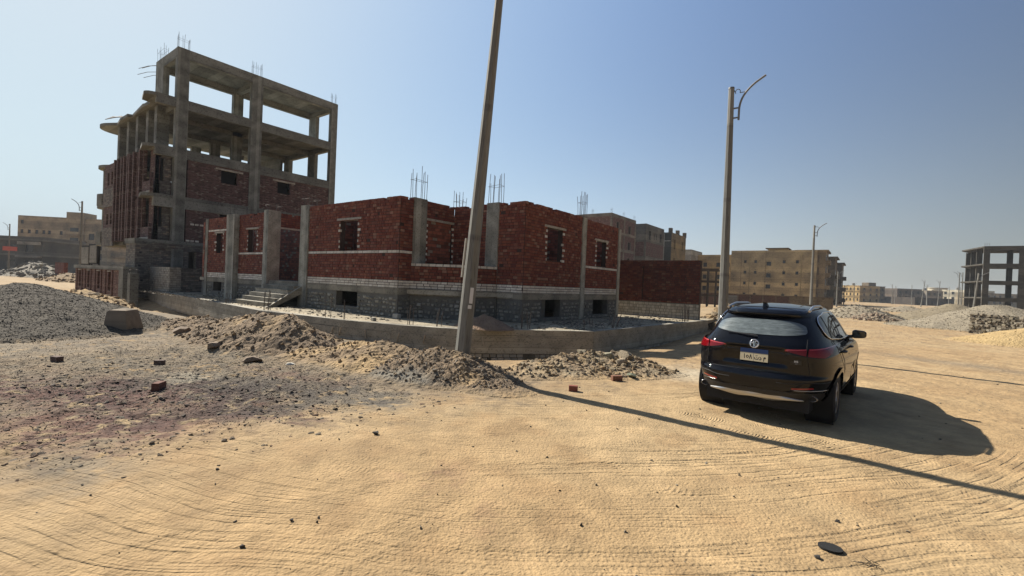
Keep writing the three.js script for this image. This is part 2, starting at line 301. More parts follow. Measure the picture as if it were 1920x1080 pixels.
{
  const xs = axisSteps(-900, 900, NEAR.x0, NEAR.x1, 0.0205, 1.06), zs = axisSteps(-900, 500, NEAR.z0, NEAR.z1, 0.0205, 1.07);
  const nx = xs.length, nz = zs.length, p = new Float32Array(nx * nz * 3), c = new Float32Array(nx * nz * 3), uv = new Float32Array(nx * nz * 2), near = [], rest = [], rough = [];
  for (let j = 0; j < nz; j++) for (let i = 0; i < nx; i++) {
    const k = j * nx + i, x = xs[i], z = zs[j]; p[k * 3] = x; p[k * 3 + 1] = groundH(x, z); p[k * 3 + 2] = z; c.set(groundColor(x, z), k * 3); uv[k * 2] = x; uv[k * 2 + 1] = z;
    if (i + 1 < nx && j + 1 < nz) { const t = xs[i + 1] <= NEAR.x1 + 1e-6 && x >= NEAR.x0 - 1e-6 && zs[j + 1] <= NEAR.z1 + 1e-6 && z >= NEAR.z0 - 1e-6 ? (x >= NEAR.m ? near : rough) : rest; t.push(k, k + nx, k + 1, k + 1, k + nx, k + nx + 1); }
  }
  const g = new THREE.BufferGeometry();
  g.setAttribute('position', new THREE.BufferAttribute(p, 3)); g.setAttribute('color', new THREE.BufferAttribute(c, 3)); g.setAttribute('uv', new THREE.BufferAttribute(uv, 2));
  const idx = new Uint32Array(near.length + rest.length + rough.length); idx.set(near); idx.set(rest, near.length); idx.set(rough, near.length + rest.length); g.setIndex(new THREE.BufferAttribute(idx, 1));
  g.addGroup(0, near.length, 0); g.addGroup(near.length, rest.length, 1); g.addGroup(near.length + rest.length, rough.length, 2); g.computeVertexNormals();
  const N = 2048, sx = NEAR.x1 - NEAR.m, sz = NEAR.z1 - NEAR.z0;
  const bump = tex(N, N, (u, v) => { const x = NEAR.m + u * sx, z = NEAR.z0 + v * sz; return 0.5 + (trackHeight(x, z) * 0.6 + streak(x, z) * 1.0 + (noise(x * 55, z * 55) - 0.5) * 0.006 + (noise(x * 120, z * 120) - 0.5) * 0.005) / 0.06; }, false);
  bump.wrapS = bump.wrapT = THREE.ClampToEdgeWrapping; bump.repeat.set(1 / sx, 1 / sz); bump.offset.set(-NEAR.m / sx, -NEAR.z0 / sz);
  const soilMap = withRep(T.grain, 0.45, 0.45);
  const mNear = std({ vertexColors: true, map: soilMap, bumpMap: bump, bumpScale: 0.06, roughness: 1 });
  const mRest = std({ vertexColors: true, map: soilMap, bumpMap: withRep(T.grainBump, 0.8, 0.8), bumpScale: 0.03, roughness: 1 });
  const m = new THREE.Mesh(g, [mNear, mRest, std({ vertexColors: true, map: withRep(T.grain, 0.9, 0.9), bumpMap: withRep(T.grainBump, 2.1, 2.1), bumpScale: 0.035, roughness: 1 })]); m.name = 'ground'; m.castShadow = m.receiveShadow = true; scene.add(m);
  tag(m, 'sandy unpaved ground and road with tyre tracks', null, null, 'structure');
}
// ---------- mounds ----------
const MOUNDS = [];
M.soil = std({ vertexColors: true, map: withRep(T.grain, 0.6, 0.6), bumpMap: withRep(T.grainBump, 1.2, 1.2), bumpScale: 0.05, roughness: 1 });
// a ridge along points [x, z, height, width towards the street, width behind]
function ridgeField(pts, rough = 0.12) {
  return (x, z) => {
    let best = 0;
    for (let k = 0; k + 1 < pts.length || k === 0; k++) {
      const a = pts[k], b = pts[Math.min(k + 1, pts.length - 1)], dx = b[0] - a[0], dz = b[1] - a[1], L = dx * dx + dz * dz;
      const t = L ? clamp(((x - a[0]) * dx + (z - a[1]) * dz) / L, 0, 1) : 0, px = a[0] + dx * t, pz = a[1] + dz * t;
      const d = Math.hypot(x - px, z - pz), h = lerp(a[2], b[2], t), w = z > pz ? lerp(a[3], b[3], t) : lerp(a[4], b[4], t);
      const wob = 1 + 0.35 * (fbm(x * 0.9 + 3, z * 0.9, 2) - 0.5), q = clamp(1 - d / (w * wob), 0, 1);
      best = Math.max(best, h * (q < 0.15 ? q * q / 0.3 * 1.0 : q - 0.075) / 0.925);
    }
    if (best <= 0) return 0;
    const e = Math.min(1, best * 5);
    return best + e * ((fbm(x * 2.3, z * 2.3, 3) - 0.5) * rough * 1.6 + (Math.abs(noise(x * 7, z * 7) - 0.5) - 0.2) * rough * 0.55 + (noise(x * 17, z * 17) - 0.5) * rough * 0.3);
  };
}
function mound(name, label, category, [x0, x1, z0, z1], step, hf, cf, mat = M.soil, group) {
  const nx = Math.ceil((x1 - x0) / step) + 1, nz = Math.ceil((z1 - z0) / step) + 1, p = [], c = [], uv = [], idx = [], H = [];
  for (let j = 0; j < nz; j++) for (let i = 0; i < nx; i++) {
    const x = x0 + i * step, z = z0 + j * step, h = hf(x, z), k = j * nx + i; H.push(h);
    p.push(x, groundH(x, z) + (h > 0.004 ? h + 0.004 : -0.008), z); c.push(...mixc(groundColor(x, z), cf(x, z, h), smooth(0, 0.09, h))); uv.push(x, z);
  }
  for (let j = 0; j + 1 < nz; j++) for (let i = 0; i + 1 < nx; i++) { const k = j * nx + i; if (Math.max(H[k], H[k + 1], H[k + nx], H[k + nx + 1]) > 0.002) idx.push(k, k + nx, k + 1, k + 1, k + nx, k + nx + 1); }
  const g = new THREE.BufferGeometry(); g.setAttribute('position', new THREE.Float32BufferAttribute(p, 3)); g.setAttribute('color', new THREE.Float32BufferAttribute(c, 3)); g.setAttribute('uv', new THREE.Float32BufferAttribute(uv, 2)); g.setIndex(idx); g.computeVertexNormals();
  const root = thing(name, label, category, [0, 0, 0], 0, group); part('heap', g, mat, root);
  MOUNDS.push({ hf, b: [x0, x1, z0, z1] }); root.userData.cf = cf; return root;
}
const surfH = (x, z) => { let h = 0; for (const m of MOUNDS) if (x > m.b[0] && x < m.b[1] && z > m.b[2] && z < m.b[3]) h = Math.max(h, m.hf(x, z)); return groundH(x, z) + h; };
// angular stones of three shapes
function rockGeo(s, flat = 1) {
  const pts = []; const keep = seed; seed = s; for (let k = 0; k < 16; k++) { const v = V(rr(-1, 1), rr(-1, 1), rr(-1, 1)).normalize().multiplyScalar(rr(0.8, 1.05)); v.y *= flat; pts.push(v); } seed = keep;
  const g = new ConvexGeometry(pts); g.computeVertexNormals(); const n = g.attributes.position.count; g.setAttribute('uv', new THREE.Float32BufferAttribute(new Float32Array(n * 2).map((_, k) => g.attributes.position.array[(k >> 1) * 3 + (k & 1) * 2]), 2)); return g;
}
const ROCKS = [rockGeo(11), rockGeo(23, 0.7), rockGeo(37, 0.8), rockGeo(51, 0.55)];
const CHIPS = [rockGeo(61, 0.3), rockGeo(71, 0.4)];
M.rock = std({ color: 0xffffff, map: withRep(T.grain, 0.7, 0.7), bumpMap: withRep(T.grainBump, 1, 1), bumpScale: 0.01, roughness: 0.95 });
function scatter(name, parent, geo, count, place, label, category) {
  const m = new THREE.InstancedMesh(geo, M.rock, count), q = new THREE.Matrix4(), e = new THREE.Euler(), Q = new THREE.Quaternion(); let n = 0;
  for (let k = 0; k < count; k++) {
    const s = place(k); if (!s) continue;
    e.set(rr(-1, 1) * (s.tilt ?? 3), rr(0, 6.28), rr(-1, 1) * (s.tilt ?? 3)); Q.setFromEuler(e);
    q.compose(V(s.x, s.y, s.z), Q, V(s.s * rr(0.8, 1.25), s.s * rr(0.7, 1.1), s.s * rr(0.8, 1.25))); m.setMatrixAt(n, q); m.setColorAt(n, lin(...s.c)); n++;
  }
  m.count = n; m.castShadow = m.receiveShadow = true; m.name = parent === scene ? numbered(name) : name; m.userData.kind = 'stuff'; if (label) tag(m, label, category); parent.add(m); return m;
}
const soilColor = (x, z, h) => { const n = fbm(x * 1.7, z * 1.7, 3), m = fbm(x * 7, z * 7, 3); let c = mixc([0.34, 0.235, 0.125], SOIL, smooth(0.25, 0.52, n)); return mixc(c, [0.12, 0.085, 0.055], 0.5 * smooth(0.5, 0.7, m)); };
const sandyColor = (x, z, h) => mixc(mixc(SAND, [0.47, 0.33, 0.17], fbm(x * 2, z * 2, 3)), SOIL, 0.8 * smooth(0.48, 0.65, fbm(x * 1.3 + 9, z * 1.3, 3)));
const greyHeap = (x, z, h) => mixc(mixc([0.16, 0.15, 0.13], [0.24, 0.21, 0.16], fbm(x * 3, z * 3, 3)), SOIL, 0.7 * smooth(0.45, 0.62, fbm(x * 0.9, z * 0.9, 3)));
function moundStones(root, b, hf, n, smin, smax, cols, geos = ROCKS, thresh = 0.06, own = 0.5) {
  const cf = root.userData.cf; delete root.userData.cf;
  geos.forEach((g, k) => scatter('stones', root, g, Math.round(n / geos.length), () => { for (let t = 0; t < 12; t++) { const x = rr(b[0], b[1]), z = rr(b[2], b[3]), h = hf(x, z); if (h > thresh) { const s = smin + (smax - smin) * Math.pow(rnd(), 4), c = cols[Math.floor(rnd() * cols.length)], v = rr(0.75, 1.25); return { x, z, y: groundH(x, z) + h + s * 0.05, s, c: mixc(cf(x, z, h), c, own).map(q => q * v) }; } } return null; }));
}
{
  let b = [-18.6, -8.6, -7.4, -3.4];
  const left = ridgeField([[-17.6, -5.9, 0.22, 1.2, 1.3], [-14.4, -5.6, 0.42, 1.3, 1.4], [-12.7, -5.55, 0.68, 1.5, 1.5], [-11.6, -5.6, 0.78, 1.5, 1.6], [-10.9, -5.75, 0.82, 1.4, 1.5], [-9.9, -5.9, 0.42, 1.2, 1.2]]);
  const r1 = mound('dirt_mound', 'long brown dirt mound with clods, left end of the row below the foundation wall', 'dirt mound', b, 0.035, left, soilColor);
  moundStones(r1, b, left, 2600, 0.007, 0.075, [SOIL, [0.3, 0.23, 0.15], [0.36, 0.30, 0.22], [0.2, 0.15, 0.1], SAND]);
  b = [-10.6, -6.6, -7.7, -4.4];
  const midf = ridgeField([[-9.6, -5.55, 0.20, 1.0, 0.9], [-8.6, -6.05, 0.40, 1.3, 1.0], [-7.9, -6.2, 0.50, 1.4, 1.1], [-7.2, -6.3, 0.36, 1.2, 1.0]], 0.1);
  const r2 = mound('dirt_mound', 'yellow sandy dirt mound in the middle of the row left of the leaning pole', 'dirt mound', b, 0.03, midf, sandyColor);
  moundStones(r2, b, midf, 1300, 0.007, 0.05, [SOIL, SAND, [0.36, 0.27, 0.16], [0.2, 0.15, 0.1]]);
  b = [-8.0, -3.9, -8.2, -4.6];
  const rightf = ridgeField([[-7.1, -6.2, 0.36, 1.1, 0.9], [-6.3, -6.25, 0.50, 1.2, 1.0], [-5.9, -6.35, 0.50, 1.1, 1.2], [-5.3, -6.35, 0.27, 0.9, 0.9], [-4.75, -6.15, 0.10, 0.6, 0.7]]);
  const r3 = mound('dirt_mound', 'grey gravelly dirt mound heaped around the foot of the leaning pole', 'dirt mound', b, 0.028, rightf, (x, z, h) => mixc(soilColor(x, z, h), greyHeap(x, z, h), smooth(-5.75, -5.2, z + 0.5 * (fbm(x * 2, z * 2, 2) - 0.5) + (x < -7.1 ? -0.5 : 0))));
  moundStones(r3, b, rightf, 4200, 0.006, 0.042, [[0.3, 0.27, 0.22], [0.19, 0.17, 0.14], [0.38, 0.34, 0.28], SOIL, SAND]);
  b = [-6.6, -2.6, -12.2, -6.7];
  const rub = ridgeField([[-5.35, -7.7, 0.10, 0.8, 0.6], [-5.05, -8.75, 0.24, 1.3, 0.8], [-4.75, -9.5, 0.32, 1.5, 0.9], [-4.45, -10.2, 0.30, 1.5, 1.0]], 0.12);
  const r4 = mound('rubble_pile', 'low pile of pale stones and soil in front of the white block foundation wall', 'rubble pile', b, 0.03, rub, (x, z, h) => mixc(mixc([0.3, 0.25, 0.17], SAND, fbm(x * 2, z * 2, 3)), SOIL, 0.7 * smooth(0.42, 0.62, fbm(x * 4, z * 4, 2))));
  moundStones(r4, b, rub, 2600, 0.007, 0.075, [[0.36, 0.31, 0.22], [0.3, 0.25, 0.17], [0.25, 0.2, 0.14], [0.2, 0.15, 0.1], SAND], ROCKS, 0.03);
  const boulders = [[-4.2, -9.75, 0.17, 'large pale boulder at the right end of the rubble pile by the car'], [-4.45, -9.5, 0.15, 'large tan boulder left of the biggest one on the rubble pile'], [-4.1, -9.35, 0.15, 'rounded boulder in front of the two tan boulders on the rubble pile'], [-4.95, -9.15, 0.13, 'flat tilted boulder at the middle of the rubble pile'], [-4.75, -10.3, 0.12, 'white round boulder on top of the rubble pile near the foundation wall'], [-3.62, -8.75, 0.10, 'grey boulder at the right front foot of the rubble pile']];
  for (const [x, z, s, l] of boulders) { const g = toCreasedNormals(ROCKS[Math.floor(rnd() * 3)].clone().scale(s, s * 0.8, s), 0.6); const o = part('boulder', g, std({ color: lin(0.34 * rr(0.8, 1.1), 0.29, 0.2), map: withRep(T.grain, 1, 1), bumpMap: withRep(T.grainBump, 1.5, 1.5), bumpScale: 0.02, roughness: 0.95 }), scene); o.position.set(x, surfH(x, z) + s * 0.35, z); o.rotation.y = rr(0, 6); tag(o, l, 'boulder'); }
  // the dark gravel heap on the left
  b = [-26.5, -14.3, -7, 1.4];
  const grav = (x, z) => { const d = Math.hypot((x + 20.6) / 5.6, (z + 2.5) / 3.5), e = Math.hypot((x + 18.6) / 3.2, (z + 1.2) / 1.8); return Math.max(0, 1.2 * Math.min(1 - d, 0.93) * (0.94 + 0.12 * fbm(x, z, 2)), 0.5 * (1 - e)) + (Math.max(1 - d, 1 - e) > 0 ? 0.03 * fbm(x * 6, z * 6, 2) : 0); };
  const r5 = mound('gravel_heap', 'big dark grey gravel heap at the left edge of the picture', 'gravel heap', b, 0.06, grav, (x, z) => mixc([0.06, 0.05, 0.037], [0.10, 0.083, 0.06], fbm(x * 1.4, z * 5, 3)));
  moundStones(r5, b, grav, 60000, 0.007, 0.022, [[0.06, 0.05, 0.038], [0.085, 0.072, 0.054], [0.12, 0.10, 0.076], [0.07, 0.058, 0.044]], ROCKS, 0.02);
  b = [-36.5, -22, -8.5, -2.8];
  const hum = ridgeField([[-33.5, -5.6, 0.3, 2.4, 1.6], [-30.5, -5.8, 0.62, 2.4, 1.6], [-28.0, -5.9, 0.55, 2.2, 1.5], [-25.2, -5.6, 0.12, 1.8, 1.2]], 0.12);
  const r6 = mound('sand_heap', 'pale yellow sand heap behind the gravel heap, by the ribbed boundary wall', 'sand heap', b, 0.07, hum, (x, z, h) => mixc(SAND2, SOIL, smooth(0.5, 0.68, fbm(x, z, 3))));
  moundStones(r6, b, hum, 500, 0.02, 0.2, [SOIL, SAND, [0.3, 0.24, 0.17]]);
  // small brown heap on the foundation slab
  const h7 = (x, z) => { const d = Math.hypot((x + 8.75) / 0.95, (z + 10.25) / 0.75); return d < 1 ? 0.5 + 0.36 * (1 - d) + 0.05 * (fbm(x * 5, z * 5, 3) - 0.5) - groundH(x, z) : 0; };
  const g7 = new Geo(); 
  const r7 = thing('soil_heap', 'small brown soil heap on the slab just right of the leaning pole', 'soil heap');
  { const n = 40, P = []; for (let i = 0; i <= n; i++) { P.push([]); for (let j = 0; j <= n; j++) { const a = j / n * 6.2832, r = i / n, x = -8.75 + Math.cos(a) * r * 1.0, z = -10.3 + Math.sin(a) * r * 0.7; P[i].push([x, 0.485 + 0.38 * Math.pow(1 - r, 0.85) + 0.09 * (fbm(x * 4, z * 4, 3) - 0.5) * (1 - r * r), z]); } } 
    const gg = new THREE.BufferGeometry(), pp = [], cc = [], uu = [], ii = []; for (let i = 0; i <= n; i++) for (let j = 0; j <= n; j++) { pp.push(...P[i][j]); uu.push(P[i][j][0], P[i][j][2]); cc.push(...mixc([0.2, 0.12, 0.075], [0.27, 0.18, 0.12], fbm(P[i][j][0] * 5, P[i][j][2] * 5, 3))); } for (let i = 0; i < n; i++) for (let j = 0; j < n; j++) { const k = i * (n + 1) + j; ii.push(k, k + 1, k + n + 1, k + 1, k + n + 2, k + n + 1); }
    gg.setAttribute('position', new THREE.Float32BufferAttribute(pp, 3)); gg.setAttribute('color', new THREE.Float32BufferAttribute(cc, 3)); gg.setAttribute('uv', new THREE.Float32BufferAttribute(uu, 2)); gg.setIndex(ii); gg.computeVertexNormals(); part('heap', gg, M.soil, r7); }
}
// stones and crumbs lying on the road and the rubble field on the left
{
  const cols = [[0.06, 0.052, 0.045], [0.12, 0.1, 0.08], [0.3, 0.24, 0.16], [0.4, 0.35, 0.27]];
  scatter('pebbles', scene, ROCKS[2], 700, () => { const d = 1.8 + 14 * Math.pow(rnd(), 1.4), a = 0.648 + rr(-0.85, 0.85), x = -Math.sin(a) * d, z = -Math.cos(a) * d; if (x < -6 && d > 9) return null; const s = 0.004 + 0.014 * Math.pow(rnd(), 3), c = cols[Math.floor(rnd() * 4)]; return { x, z, y: groundH(x, z) + s * 0.3, s: s * (0.7 + d * 0.06), c }; }, 'small pebbles strewn over the sandy road', 'pebbles');
  const frag = [[0.085, 0.065, 0.052], [0.13, 0.105, 0.085], [0.15, 0.08, 0.058], [0.2, 0.17, 0.135], [0.3, 0.26, 0.2], [0.12, 0.105, 0.085]];
  const field = (k) => { for (let t = 0; t < 30; t++) { const x = rr(-13, -4.6), z = rr(-5, -0.4), w = blob(x, z, -7.9, -2.4, 2.2, 0.8, -0.8) + 0.35 * blob(x, z, -8.5, -3.0, 4, 2.0, -0.3) + 0.7 * blob(x, z, -6.0, -1.0, 0.8, 0.35, -0.7) + 0.5 * blob(x, z, -6.0, -3.1, 0.8, 0.25, -0.7); if (rnd() < w * (0.35 + fbm(x * 2, z * 2, 2))) { const s = 0.005 + 0.035 * Math.pow(rnd(), 5), c = frag[Math.floor(rnd() * 6)], v = rr(0.7, 1.2); return { x, z, y: groundH(x, z) + s * 0.02, s, c: mixc(groundColor(x, z), c.map(q => q * v), 0.75), tilt: 0.5 }; } } return null; };
  scatter('rubble_fragments', scene, CHIPS[0], 4200, field, 'dark red and grey rubble fragments strewn over the ground on the left', 'rubble');
  scatter('rubble_fragments', scene, ROCKS[3], 1800, field, 'grey stone crumbs mixed among the dark rubble fragments on the left', 'rubble');
  scatter('gravel', scene, ROCKS[0], 12000, () => { const x = rr(-15, -5.5), z = rr(-4.9, 0.4); if (rnd() > smooth(-4.6, -8, x + 0.4 * z) + 0.05) return null; const s = rr(0.003, 0.011), c = frag[Math.floor(rnd() * 6)]; return { x, z, y: groundH(x, z) + s * 0.1, s, c: mixc(groundColor(x, z), c, 0.6) }; }, 'fine grey gravel spread over the ground left of the dirt mounds', 'gravel');
  const one = (name, label, cat, x, z, g, col, lift, rot = rr(0, 6)) => { const o = part(name, g, std({ color: lin(...col), map: withRep(T.grain, 1, 1), roughness: 0.95 }), scene); o.position.set(x, surfH(x, z) + lift, z); o.rotation.y = rot; return tag(o, label, cat); };
  const rk = (s, k = 0) => toCreasedNormals(ROCKS[k].clone().scale(s, s * 0.75, s), 0.5);
  one('dark_stone', 'dark stone alone on the sand in front of the gravelly mound', 'stone', -4.38, -3.35, rk(0.045, 1), [0.08, 0.07, 0.055], 0.02);
  one('dark_stone', 'small black stone beside the dark oval hole near the bottom edge', 'stone', -0.21, -3.81, rk(0.024, 2), [0.05, 0.045, 0.04], 0.012);
  one('dark_stone', 'round dark stone near the bottom edge left of the middle', 'stone', -3.14, -1.4, rk(0.02, 0), [0.07, 0.06, 0.05], 0.01);
  one('dark_stone', 'dark stone on the tyre tracks left of the middle', 'stone', -3.23, -1.77, rk(0.018, 1), [0.06, 0.05, 0.045], 0.01);
  const bk = new RoundedBoxGeometry(0.2, 0.1, 0.1, 2, 0.008);
  one('broken_brick', 'red broken brick lying on the sand just right of the pole shadow start', 'brick', -3.91, -6.99, bk.clone().scale(0.75, 1, 1), [0.24, 0.075, 0.05], 0.045, 0.5);
  one('broken_brick', 'dark red brick standing in the middle of the dark rubble field', 'brick', -8.25, -2.42, bk.clone().scale(1.05, 1.1, 1.0), [0.16, 0.07, 0.05], 0.035, -0.75);
  one('broken_brick', 'brown brick half buried near the front of the rubble pile', 'brick', -3.75, -8.35, bk, [0.22, 0.1, 0.06], 0.05, 0.9);
  one('broken_brick', 'dark brick piece at the far left of the rubble field', 'brick', -11.9, -1.9, bk.clone().scale(1.0, 1.0, 1.1), [0.12, 0.075, 0.06], 0.035, 0.3);
  one('broken_brick', 'square dark brick lying behind the dark rubble field', 'brick', -10.4, -3.05, bk.clone().scale(0.8, 1.1, 1.0), [0.13, 0.09, 0.075], 0.04, 1.0);
  const pl = new THREE.CylinderGeometry(0.075, 0.075, 0.012, 40); pl.scale(1, 1, 0.82);
  one('round_lid', 'black round lid lying on the tracks near the bottom right', 'lid', -0.15, -4.01, pl, [0.01, 0.01, 0.01], 0.012, 0);
  const tw = new Geo(); for (let k = 0; k < 7; k++) { const a = rr(0, 6.3), x = rr(-0.05, 0.05), z = rr(-0.05, 0.05); tw.tube([[x, 0.004, z], [x + 0.04 * Math.cos(a), rr(0.006, 0.02), z + 0.04 * Math.sin(a)], [x + 0.08 * Math.cos(a + 0.4), 0.006, z + 0.08 * Math.sin(a + 0.4)]], 0.0025, 4); }
  one('dry_twigs', 'tangle of dry twigs at the bottom edge right of the lid', 'twigs', 0.1, -3.94, tw.build(), [0.07, 0.055, 0.04], 0.004, 0);
  const lump = (() => { const p = [], keep = seed; seed = 5; for (const [x, y, z] of [[-0.55, -0.35, -0.4], [0.5, -0.35, -0.4], [-0.5, -0.35, 0.4], [0.55, -0.35, 0.38], [-0.38, 0.22, -0.3], [0.46, 0.3, -0.36], [-0.42, 0.1, 0.32], [0.4, 0.27, 0.3], [0.0, 0.3, -0.1], [0.56, 0.05, 0.05], [-0.52, -0.1, 0.1]]) for (let k = 0; k < 3; k++) p.push(V((x + rr(-0.07, 0.07)) * 0.68, (y + rr(-0.07, 0.07)) * 0.85, (z + rr(-0.07, 0.07)) * 0.7)); seed = keep; return toCreasedNormals(new ConvexGeometry(p), 0.5); })();
  lump.setAttribute('uv', new THREE.Float32BufferAttribute(new Float32Array(lump.attributes.position.count * 2).map((_, k) => lump.attributes.position.array[(k >> 1) * 3 + (k & 1)]), 2)); one('concrete_lump', 'broken tan concrete block lying at the right foot of the gravel heap', 'concrete block', -16.25, -3.9, lump, [0.25, 0.2, 0.145], 0.2, -0.75);
  for (const [x, z, s, l] of [[-11.4, -4.35, 0.19, 'brown boulder in front of the left dirt mound, its left one'], [-9.6, -4.35, 0.2, 'brown slab-like boulder in front of the left dirt mound, its right one'], [-14.6, -4.75, 0.24, 'dark boulder between the concrete block and the left dirt mound'], [-8.9, -4.75, 0.1, 'white stone chip below the left dirt mound']]) one('boulder', l, 'boulder', x, z, rk(s, 2), l[0] === 'w' ? [0.6, 0.58, 0.52] : [0.22, 0.16, 0.11], s * 0.12);
}
// ---------- masonry ----------
const REDS = [[0.30, 0.082, 0.05], [0.34, 0.10, 0.058], [0.26, 0.066, 0.042], [0.37, 0.125, 0.075], [0.23, 0.062, 0.042], [0.31, 0.11, 0.075], [0.42, 0.21, 0.14]].map(c => c.map(q => q * 0.72));
const WHITES = [[0.80, 0.74, 0.65], [0.74, 0.68, 0.59], [0.84, 0.79, 0.71], [0.66, 0.60, 0.52]];
const unitBrick = (col, s) => { const keep = seed; seed = s; const g = new Geo(), F = frameA(0, 0); g.fbox(F, -0.5, 0.5, -0.5, 0.5, -0.5, 0.5, col, 0.025, 0.03, 'b'); seed = keep; return g.build(); };
const BRICKS = REDS.flatMap((c, k) => [unitBrick(c, 100 + k), unitBrick(c.map(q => q * 0.86), 140 + k)]), BLOCKS = WHITES.map((c, k) => unitBrick(c, 200 + k)), GREYBLOCKS = [[0.46, 0.43, 0.37], [0.40, 0.38, 0.33], [0.36, 0.33, 0.28], [0.52, 0.48, 0.41]].map((c, k) => unitBrick(c, 300 + k));
// lays courses of bricks on a face. o: y0,y1,a0,a1, course, len, holes, whites [[y0,y1]], own (bricks as parts), max per name
function lay(parent, F, o, quota) {
  const stuff = new Geo(), course = o.course || 0.1, gap = 0.013;
  let own = 0;
  for (let y = o.y0; y < o.y1 - 0.03; ) {
    const wh = (o.whites || []).find(w => y > w[0] - 0.02 && y < w[1] - 0.02), ch = Math.min(wh ? wh[2] || course : course, o.y1 - y);
    let a = o.a0 - rnd() * 0.1;
    while (a < o.a1 - 0.01) {
      const L = wh ? rr(0.2, 0.27) : (rnd() < 0.30 ? rr(0.09, 0.13) : rr(0.17, 0.215)) * (o.len || 1);
      let s = Math.max(a, o.a0), e = Math.min(a + L, o.a1); a += L;
      if (e - s < 0.03) continue;
      const h = (o.holes || []).find(q => e > q[0] + 0.02 && s < q[1] - 0.02 && y + ch > q[2] + 0.03 && y < q[3] - 0.03);
      if (h) { if (s < h[0] - 0.04) e = h[0]; else if (e > h[1] + 0.04) s = h[1]; else continue; }
      const jamb = o.jambs && o.jambs.some(q => (Math.abs(e - q[0]) < 0.02 || Math.abs(s - q[1]) < 0.02) && y > q[2] - 0.05 && y + ch < q[3] + 0.05) && Math.round((y - o.y0) / course) % 2 === 0;
      const white = wh || jamb || (o.odd && rnd() < o.odd);
      const pal = o.grey ? GREYBLOCKS : white ? BLOCKS : BRICKS, out = rr(0.010, 0.026) + (rnd() < 0.03 ? 0.015 : 0), name = o.grey || white ? 'limestone_block' : 'brick';
      const drop = !white && (rnd() < 0.006 || (o.ragged && y + ch > o.y1 - 0.06 && rnd() < 0.12));
      if (drop) continue;
      const y0 = y + gap * 0.5, y1 = y + ch - gap * 0.5, back = o.ragged && y + ch > o.y1 - 0.06 ? -0.19 : -0.02;
      if (quota && o.own && quota[name] > 0) {
        const m = new THREE.Mesh(pal[Math.floor(rnd() * pal.length)], white || o.grey ? M.stone : M.brick); m.name = name; m.castShadow = m.receiveShadow = true;
        const c = F.at((s + e) / 2, (y0 + y1) / 2, (out - 0.05) / 2 - (back < -0.1 ? 0.07 : 0)); m.position.set(...c); m.rotation.y = Math.atan2(-F.dz, F.dx); m.scale.set(e - s - gap, y1 - y0 + (back < -0.1 ? gap * 1.6 : 0), out + 0.05 + (back < -0.1 ? 0.14 : 0));
        parent.add(m); quota[name]--; own++;
      } else {
        const vv = rr(0.8, 1.1), vg = rr(0.7, 1.2); let c = o.grey ? [0.44, 0.41, 0.35].map(q => q * vg) : white ? WHITES[Math.floor(rnd() * 4)] : REDS[rnd() < 0.06 ? 6 : Math.floor(rnd() * 6)].map(q => q * vv * (o.shadeTint || 1));
        stuff.fbox(F, s + gap / 2, e - gap / 2, y0 - (back < -0.1 ? gap : 0), y1, back, out, c, 0.004, 0.004, back < -0.1 ? '' : 'b');
      }
    }
    y += ch;
  }
  if (stuff.i.length) { const m = part(o.grey ? 'limestone_blocks' : 'bricks', stuff, M.brick, parent); m.userData.kind = 'stuff'; }
}
// rough field stones bedded in grey mortar
function rubble(parent, F, a0, a1, y0, y1, holes) {
  const g = new Geo();
  for (let y = y0; y < y1 - 0.05; y += 0.135) for (let a = a0 - rnd() * 0.1; a < a1 - 0.06; ) {
    const L = rr(0.11, 0.24), s = Math.max(a, a0) + 0.02, e = Math.min(a + L, a1) - 0.015; a += L; if (e - s < 0.05) continue;
    if (holes.some(q => e > q[0] && s < q[1] && y + 0.13 > q[2] && y < q[3])) continue;
    if (rnd() < 0.10) continue;
    const v = rr(0.5, 1.1), yy = y + rr(-0.02, 0.02), c = [0.37 * v, 0.35 * v, 0.30 * v];
    g.fbox(F, s, e, yy + 0.01, Math.min(yy + rr(0.10, 0.125), y1), -0.02, rr(0.015, 0.045), c, 0.014, rr(0.018, 0.032), 'b');
  }
  const m = part('field_stones', g, M.stone, parent); m.userData.kind = 'stuff';
}
const P2 = (n, g, m, p) => part(n, g, m, p);
function rebars(parent, x, z, w, d, y, h, n = 6) {
  for (let k = 0; k < n; k++) {
    const t = k / n * 4, side = Math.floor(t), f = t - side, px = [-1 + 2 * f, 1, 1 - 2 * f, -1][side] * w, pz = [-1, -1 + 2 * f, 1, 1 - 2 * f][side] * d, hh = h * rr(0.75, 1.1), lx = rr(-0.05, 0.05);
    part('rebar', new Geo().tube([[x + px, y - 0.03, z + pz], [x + px + lx * 0.4, y + hh * 0.5, z + pz], [x + px + lx, y + hh, z + pz + rr(-0.03, 0.03)]], 0.009, 5), M.rebar, parent);
  }
  const g = new Geo(), yy = y + h * 0.62, c = [[-w, -d], [w, -d], [w, d], [-w, d]]; for (let k = 0; k < 4; k++) { const a = c[k], b = c[(k + 1) % 4]; g.tube([[x + a[0] * 1.05, yy + rr(-0.02, 0.02), z + a[1] * 1.05], [x + b[0] * 1.05, yy + rr(-0.02, 0.02), z + b[1] * 1.05]], 0.006, 4); }
  part('stirrup', g, M.rebar, parent);
}
